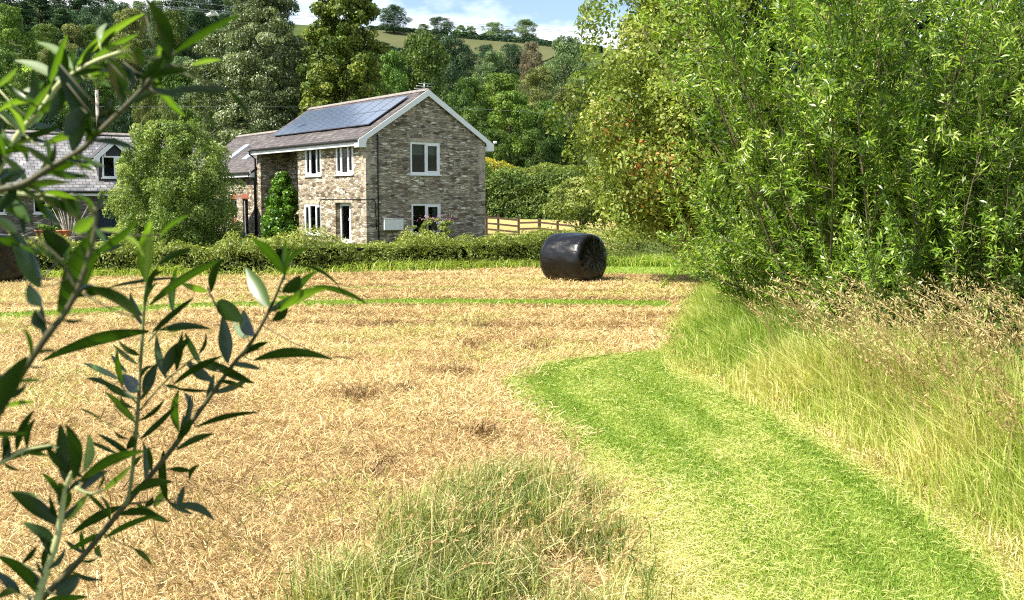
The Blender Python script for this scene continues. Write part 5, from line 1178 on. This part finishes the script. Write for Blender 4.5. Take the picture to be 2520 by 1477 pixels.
branch('blurred upper willow shoot with pale downy stem and bright yellow-green leaves', .92, [(-60, 520), (10, 395), (51, 324), (100, 270), (140, 214), (179, 183), (240, 149), (301, 128)], M['pale_stem'], .003, .0018, [
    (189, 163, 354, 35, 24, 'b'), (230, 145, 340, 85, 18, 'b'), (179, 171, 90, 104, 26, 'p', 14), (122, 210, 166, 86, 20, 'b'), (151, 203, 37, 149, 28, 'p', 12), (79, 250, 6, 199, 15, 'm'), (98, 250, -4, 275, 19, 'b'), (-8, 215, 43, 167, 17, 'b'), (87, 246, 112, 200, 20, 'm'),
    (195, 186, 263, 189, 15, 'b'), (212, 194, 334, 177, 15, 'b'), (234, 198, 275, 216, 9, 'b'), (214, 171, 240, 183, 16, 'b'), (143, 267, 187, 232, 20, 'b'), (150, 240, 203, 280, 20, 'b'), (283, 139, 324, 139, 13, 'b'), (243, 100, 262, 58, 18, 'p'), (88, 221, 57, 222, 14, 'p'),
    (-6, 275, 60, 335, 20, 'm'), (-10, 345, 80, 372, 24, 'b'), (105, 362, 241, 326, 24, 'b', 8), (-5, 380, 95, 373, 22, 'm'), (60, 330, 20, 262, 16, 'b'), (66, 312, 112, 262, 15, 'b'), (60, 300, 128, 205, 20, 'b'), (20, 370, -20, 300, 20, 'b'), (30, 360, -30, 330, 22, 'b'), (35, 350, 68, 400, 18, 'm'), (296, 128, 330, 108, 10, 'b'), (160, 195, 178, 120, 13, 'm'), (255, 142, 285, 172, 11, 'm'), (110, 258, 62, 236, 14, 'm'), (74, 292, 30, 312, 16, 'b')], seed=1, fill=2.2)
branch('dark blurred willow shoot crossing the barn roof with large dark hanging leaves', .78, [(-60, 480), (0, 467), (60, 452), (120, 415), (196, 371), (231, 339), (291, 279), (359, 209), (392, 150)], M['twig'], .003, .0014, [
    (403, 168, 358, -2, 44, 'd', 20), (360, 40, 345, 92, 11, 'd'), (432, 128, 590, 35, 24, 'm'), (400, 231, 575, 226, 22, 'd', 10), (560, 222, 613, 291, 16, 'd', 6), (383, 195, 455, 287, 24, 'b'), (470, 162, 545, 148, 15, 'b'), (148, 160, 222, 330, 52, 'd', 6), (268, 150, 302, 260, 48, 'd'),
    (330, 120, 348, 168, 34, 'd'), (385, 140, 388, 112, 15, 'b'), (345, 195, 402, 138, 28, 'd'), (303, 152, 332, 212, 22, 'd'), (165, 205, 118, 300, 34, 'd'), (200, 265, 160, 335, 44, 'd'), (178, 372, 226, 275, 44, 'd'), (205, 385, 80, 432, 32, 'm'), (220, 440, 150, 423, 9, 'd'), (330, 235, 280, 215, 20, 'd'), (296, 275, 236, 300, 16, 'd'), (352, 215, 372, 262, 14, 'd'), (130, 408, 60, 360, 22, 'd'), (64, 450, 4, 385, 26, 'd'), (110, 420, 135, 350, 16, 'd'), (250, 320, 210, 372, 14, 'm'), (0, 440, 64, 418, 28, 'd'), (40, 455, -10, 520, 30, 'd')], seed=2, fill=2.0)
branch('willow shoot spraying from the left edge across the barn wall', .86, [(-70, 470), (0, 472), (40, 476), (95, 482)], M['pale_stem'], .003, .0015, [
    (48, 473, 172, 451, 22, 'b'), (75, 480, 207, 552, 26, 'd', 10), (110, 474, 190, 492, 17, 'b'), (180, 478, 236, 532, 14, 'm', 16), (150, 490, 193, 533, 36, 'd'), (6, 485, 72, 545, 36, 'm'), (0, 450, 62, 425, 28, 'd'), (88, 482, 160, 500, 20, 'm'), (20, 474, -30, 420, 26, 'd'), (30, 478, 60, 580, 20, 'd')], seed=3, fill=2.0)
branch('tall willow shoot with very broad dark and bright leaves in front of the barn', .74, [(-60, 1100), (0, 1010), (50, 925), (120, 821), (156, 776), (190, 715), (215, 645), (234, 565), (235, 510)], M['twig'], .0031, .0014, [
    (148, 770, 225, 566, 78, 'm', -8), (182, 572, 234, 533, 40, 'b', -6), (175, 628, 106, 566, 56, 'd'), (99, 706, 28, 556, 56, 'd', 6), (70, 700, 103, 754, 40, 'd'), (88, 762, 117, 814, 36, 'd'), (40, 572, -10, 534, 28, 'd'), (50, 602, -6, 588, 28, 'm'), (-10, 1015, 66, 878, 54, 'd'), (340, 785, 193, 711, 38, 'd', 18), (238, 566, 354, 632, 18, 'p', 26), (228, 626, 340, 540, 24, 'm'), (395, 580, 466, 530, 13, 'b'), (160, 652, 83, 592, 17, 'd'), (236, 515, 250, 470, 14, 'd'), (30, 960, -20, 900, 30, 'd'), (232, 560, 262, 600, 16, 'm'), (20, 985, 62, 960, 16, 'd')],
    sub=[[(190, 715), (150, 640), (95, 590)]], seed=4, fill=1.4)
branch('upright slender willow shoot with pale green stem in the middle of the leaves', 1.2, [(306, 1246), (321, 1200), (339, 1015), (350, 837), (359, 706), (366, 640)], M['mid_stem'], .0026, .0013, [
    (360, 694, 371, 545, 42, 'b', 2), (365, 713, 386, 660, 17, 'd'), (391, 652, 472, 613, 21, 'd', 6), (370, 750, 550, 638, 26, 'm', 10), (266, 708, 452, 684, 11, 'd', 6), (375, 818, 476, 733, 19, 'd'), (366, 816, 105, 888, 36, 'm', 12), (392, 813, 519, 810, 23, 'd', 10), (338, 897, 278, 848, 15, 'd'), (312, 915, 273, 871, 15, 'd'), (341, 962, 303, 920, 44, 'd'), (404, 921, 465, 835, 38, 'd', 10), (356, 974, 387, 894, 34, 'd'), (428, 945, 548, 876, 21, 'd', 6), (330, 1004, 297, 972, 13, 'd'), (321, 1034, 278, 996, 13, 'd'), (250, 1034, 194, 1005, 7, 'm'), (267, 951, 213, 931, 15, 'd'), (345, 1081, 430, 1001, 19, 'd'), (428, 955, 525, 961, 11, 'd'), (318, 1080, 280, 1058, 10, 'd'), (285, 1114, 221, 1085, 13, 'd'), (312, 1106, 327, 1072, 25, 'd'), (487, 874, 506, 818, 11, 'd'), (368, 640, 376, 600, 12, 'm'), (364, 672, 342, 622, 10, 'm'), (352, 800, 330, 760, 14, 'd'), (346, 930, 378, 900, 13, 'd'), (330, 1150, 352, 1120, 12, 'm')],
    sub=[[(345, 1010), (400, 945), (487, 872)], [(366, 840), (400, 800), (430, 770)], [(345, 1000), (300, 950), (285, 900)]], seed=5, fill=.8)
branch('long dark diagonal willow branch rising from lower left to the field edge', 1.22, [(70, 1540), (101, 1477), (197, 1377), (309, 1241), (410, 1122), (493, 1009), (570, 902), (618, 843), (665, 759), (690, 700), (712, 647)], M['twig'], .0042, .0013, [
    (697, 672, 622, 588, 32, 'm', 8), (660, 755, 605, 659, 46, 'b'), (689, 766, 804, 711, 28, 'b', 8), (766, 705, 904, 749, 17, 'm', 8), (724, 650, 840, 713, 9, 'd', 14), (724, 731, 779, 668, 21, 'm'), (695, 719, 738, 680, 38, 'd'), (671, 790, 708, 758, 28, 'd'), (540, 739, 598, 792, 52, 'd'), (623, 826, 599, 763, 38, 'd'), (561, 892, 549, 777, 42, 'd'), (611, 832, 574, 789, 24, 'p'), (625, 887, 815, 884, 30, 'd', 16), (808, 882, 878, 888, 4, 'd'), (462, 889, 527, 939, 34, 'd'), (517, 889, 625, 944, 27, 'd'), (535, 937, 602, 956, 15, 'd'), (570, 896, 642, 909, 19, 'd'), (440, 1062, 440, 960, 24, 'm'), (470, 1012, 454, 965, 19, 'd'), (437, 1080, 469, 1031, 26, 'd'), (481, 1052, 638, 1015, 17, 'd', 8), (434, 1108, 528, 1067, 21, 'd', 6), (410, 1231, 403, 1108, 26, 'd'), (416, 1155, 472, 1160, 17, 'd'), (466, 1180, 491, 1144, 15, 'd'), (380, 1248, 414, 1204, 24, 'b'), (357, 1248, 376, 1222, 17, 'd'), (440, 1248, 453, 1197, 19, 'd'), (428, 1246, 528, 1281, 27, 'd', 18), (297, 1246, 176, 1314, 30, 'd', 4), (250, 1312, 170, 1353, 19, 'm'), (258, 1325, 393, 1267, 19, 'm', 6), (245, 1340, 252, 1372, 19, 'm'), (330, 1350, 374, 1392, 17, 'd'), (150, 1422, 190, 1380, 20, 'd'), (135, 1450, 196, 1418, 38, 'd'), (110, 1480, 215, 1469, 24, 'm'), (700, 690, 722, 600, 12, 'm'), (712, 650, 760, 610, 14, 'm'), (210, 1362, 160, 1330, 14, 'd'), (585, 885, 640, 860, 14, 'd')],
    sub=[[(570, 902), (540, 915), (470, 895)], [(309, 1241), (360, 1236), (430, 1228)], [(540, 770), (516, 720), (510, 705)]], seed=6, fill=.8)
branch('dense dark willow shoot with broad leaves at the lower left edge', .9, [(80, 1520), (95, 1470), (107, 1430), (140, 1330), (148, 1282), (162, 1200), (185, 1150)], M['pale_stem'], .0042, .0018, [
    (165, 1192, 148, 1046, 48, 'd', 2), (182, 1180, 163, 1046, 40, 'd'), (205, 1162, 218, 1068, 30, 'p'), (197, 1186, 358, 1110, 34, 'm', 14), (197, 1212, 267, 1158, 28, 'd'), (143, 1100, -6, 1142, 26, 'd', 10), (22, 1126, 12, 1060, 26, 'd'), (40, 1109, 84, 1010, 24, 'd'), (60, 1104, 126, 1084, 11, 'd'), (145, 1292, 28, 1212, 46, 'd'), (157, 1262, 146, 1188, 42, 'm'), (165, 1282, 219, 1215, 26, 'b'), (255, 1208, 324, 1147, 17, 'b'), (137, 1340, 58, 1287, 36, 'm', 6), (132, 1328, 112, 1420, 36, 'd'), (55, 1387, 91, 1343, 17, 'd'), (97, 1467, -10, 1368, 36, 'm', 14), (50, 1460, -10, 1406, 30, 'd'), (137, 1462, 197, 1418, 42, 'd'), (-10, 1475, 45, 1460, 22, 'd'), (92, 1222, 20, 1210, 18, 'b'), (150, 1282, 190, 1240, 18, 'd'), (100, 1440, 60, 1400, 20, 'd'), (120, 1400, 160, 1350, 18, 'd')],
    sub=[[(-40, 1160), (20, 1130), (60, 1108), (130, 1095)], [(185, 1200), (220, 1215), (255, 1206)]], seed=7, fill=1.5)

# unseen rest of their willow, added outside the left edge to shade them
o = empty('shading_willow_bush', (-1.9, .2, 0)); mb = MB()
for k in range(9): a = rng.uniform(0, 6.28); mb.tube([(.15 * math.cos(a), .15 * math.sin(a), -.1), (.3 + .25 * math.cos(a), .2 + .25 * math.sin(a), 1.5), (.75 + .35 * math.cos(a), .45 + .4 * math.sin(a), 2.5)], [.02, .014, .005], 6)
mb.build('stems', M['willow_bark'], o, True)
n = 1500; P = rng.normal(size=(n, 3)); P = nrm(P) * (rng.random((n, 1)) ** .45) * np.array([.42, .62, .52]) + np.array([.78, .52, 2.22])
quads('foliage', leaf_quads(P, nrm(rng.normal(size=(n, 3)) + np.array([-.3, -.2, .5])), rng.uniform(.08, .14, n), rng.uniform(.022, .036, n), .5), FGM, np.repeat(rng.uniform(.1, .7, n), 4), o)
tag(o, 'unseen leafy willow bush added outside the left edge to shade the near branches', 'willow')
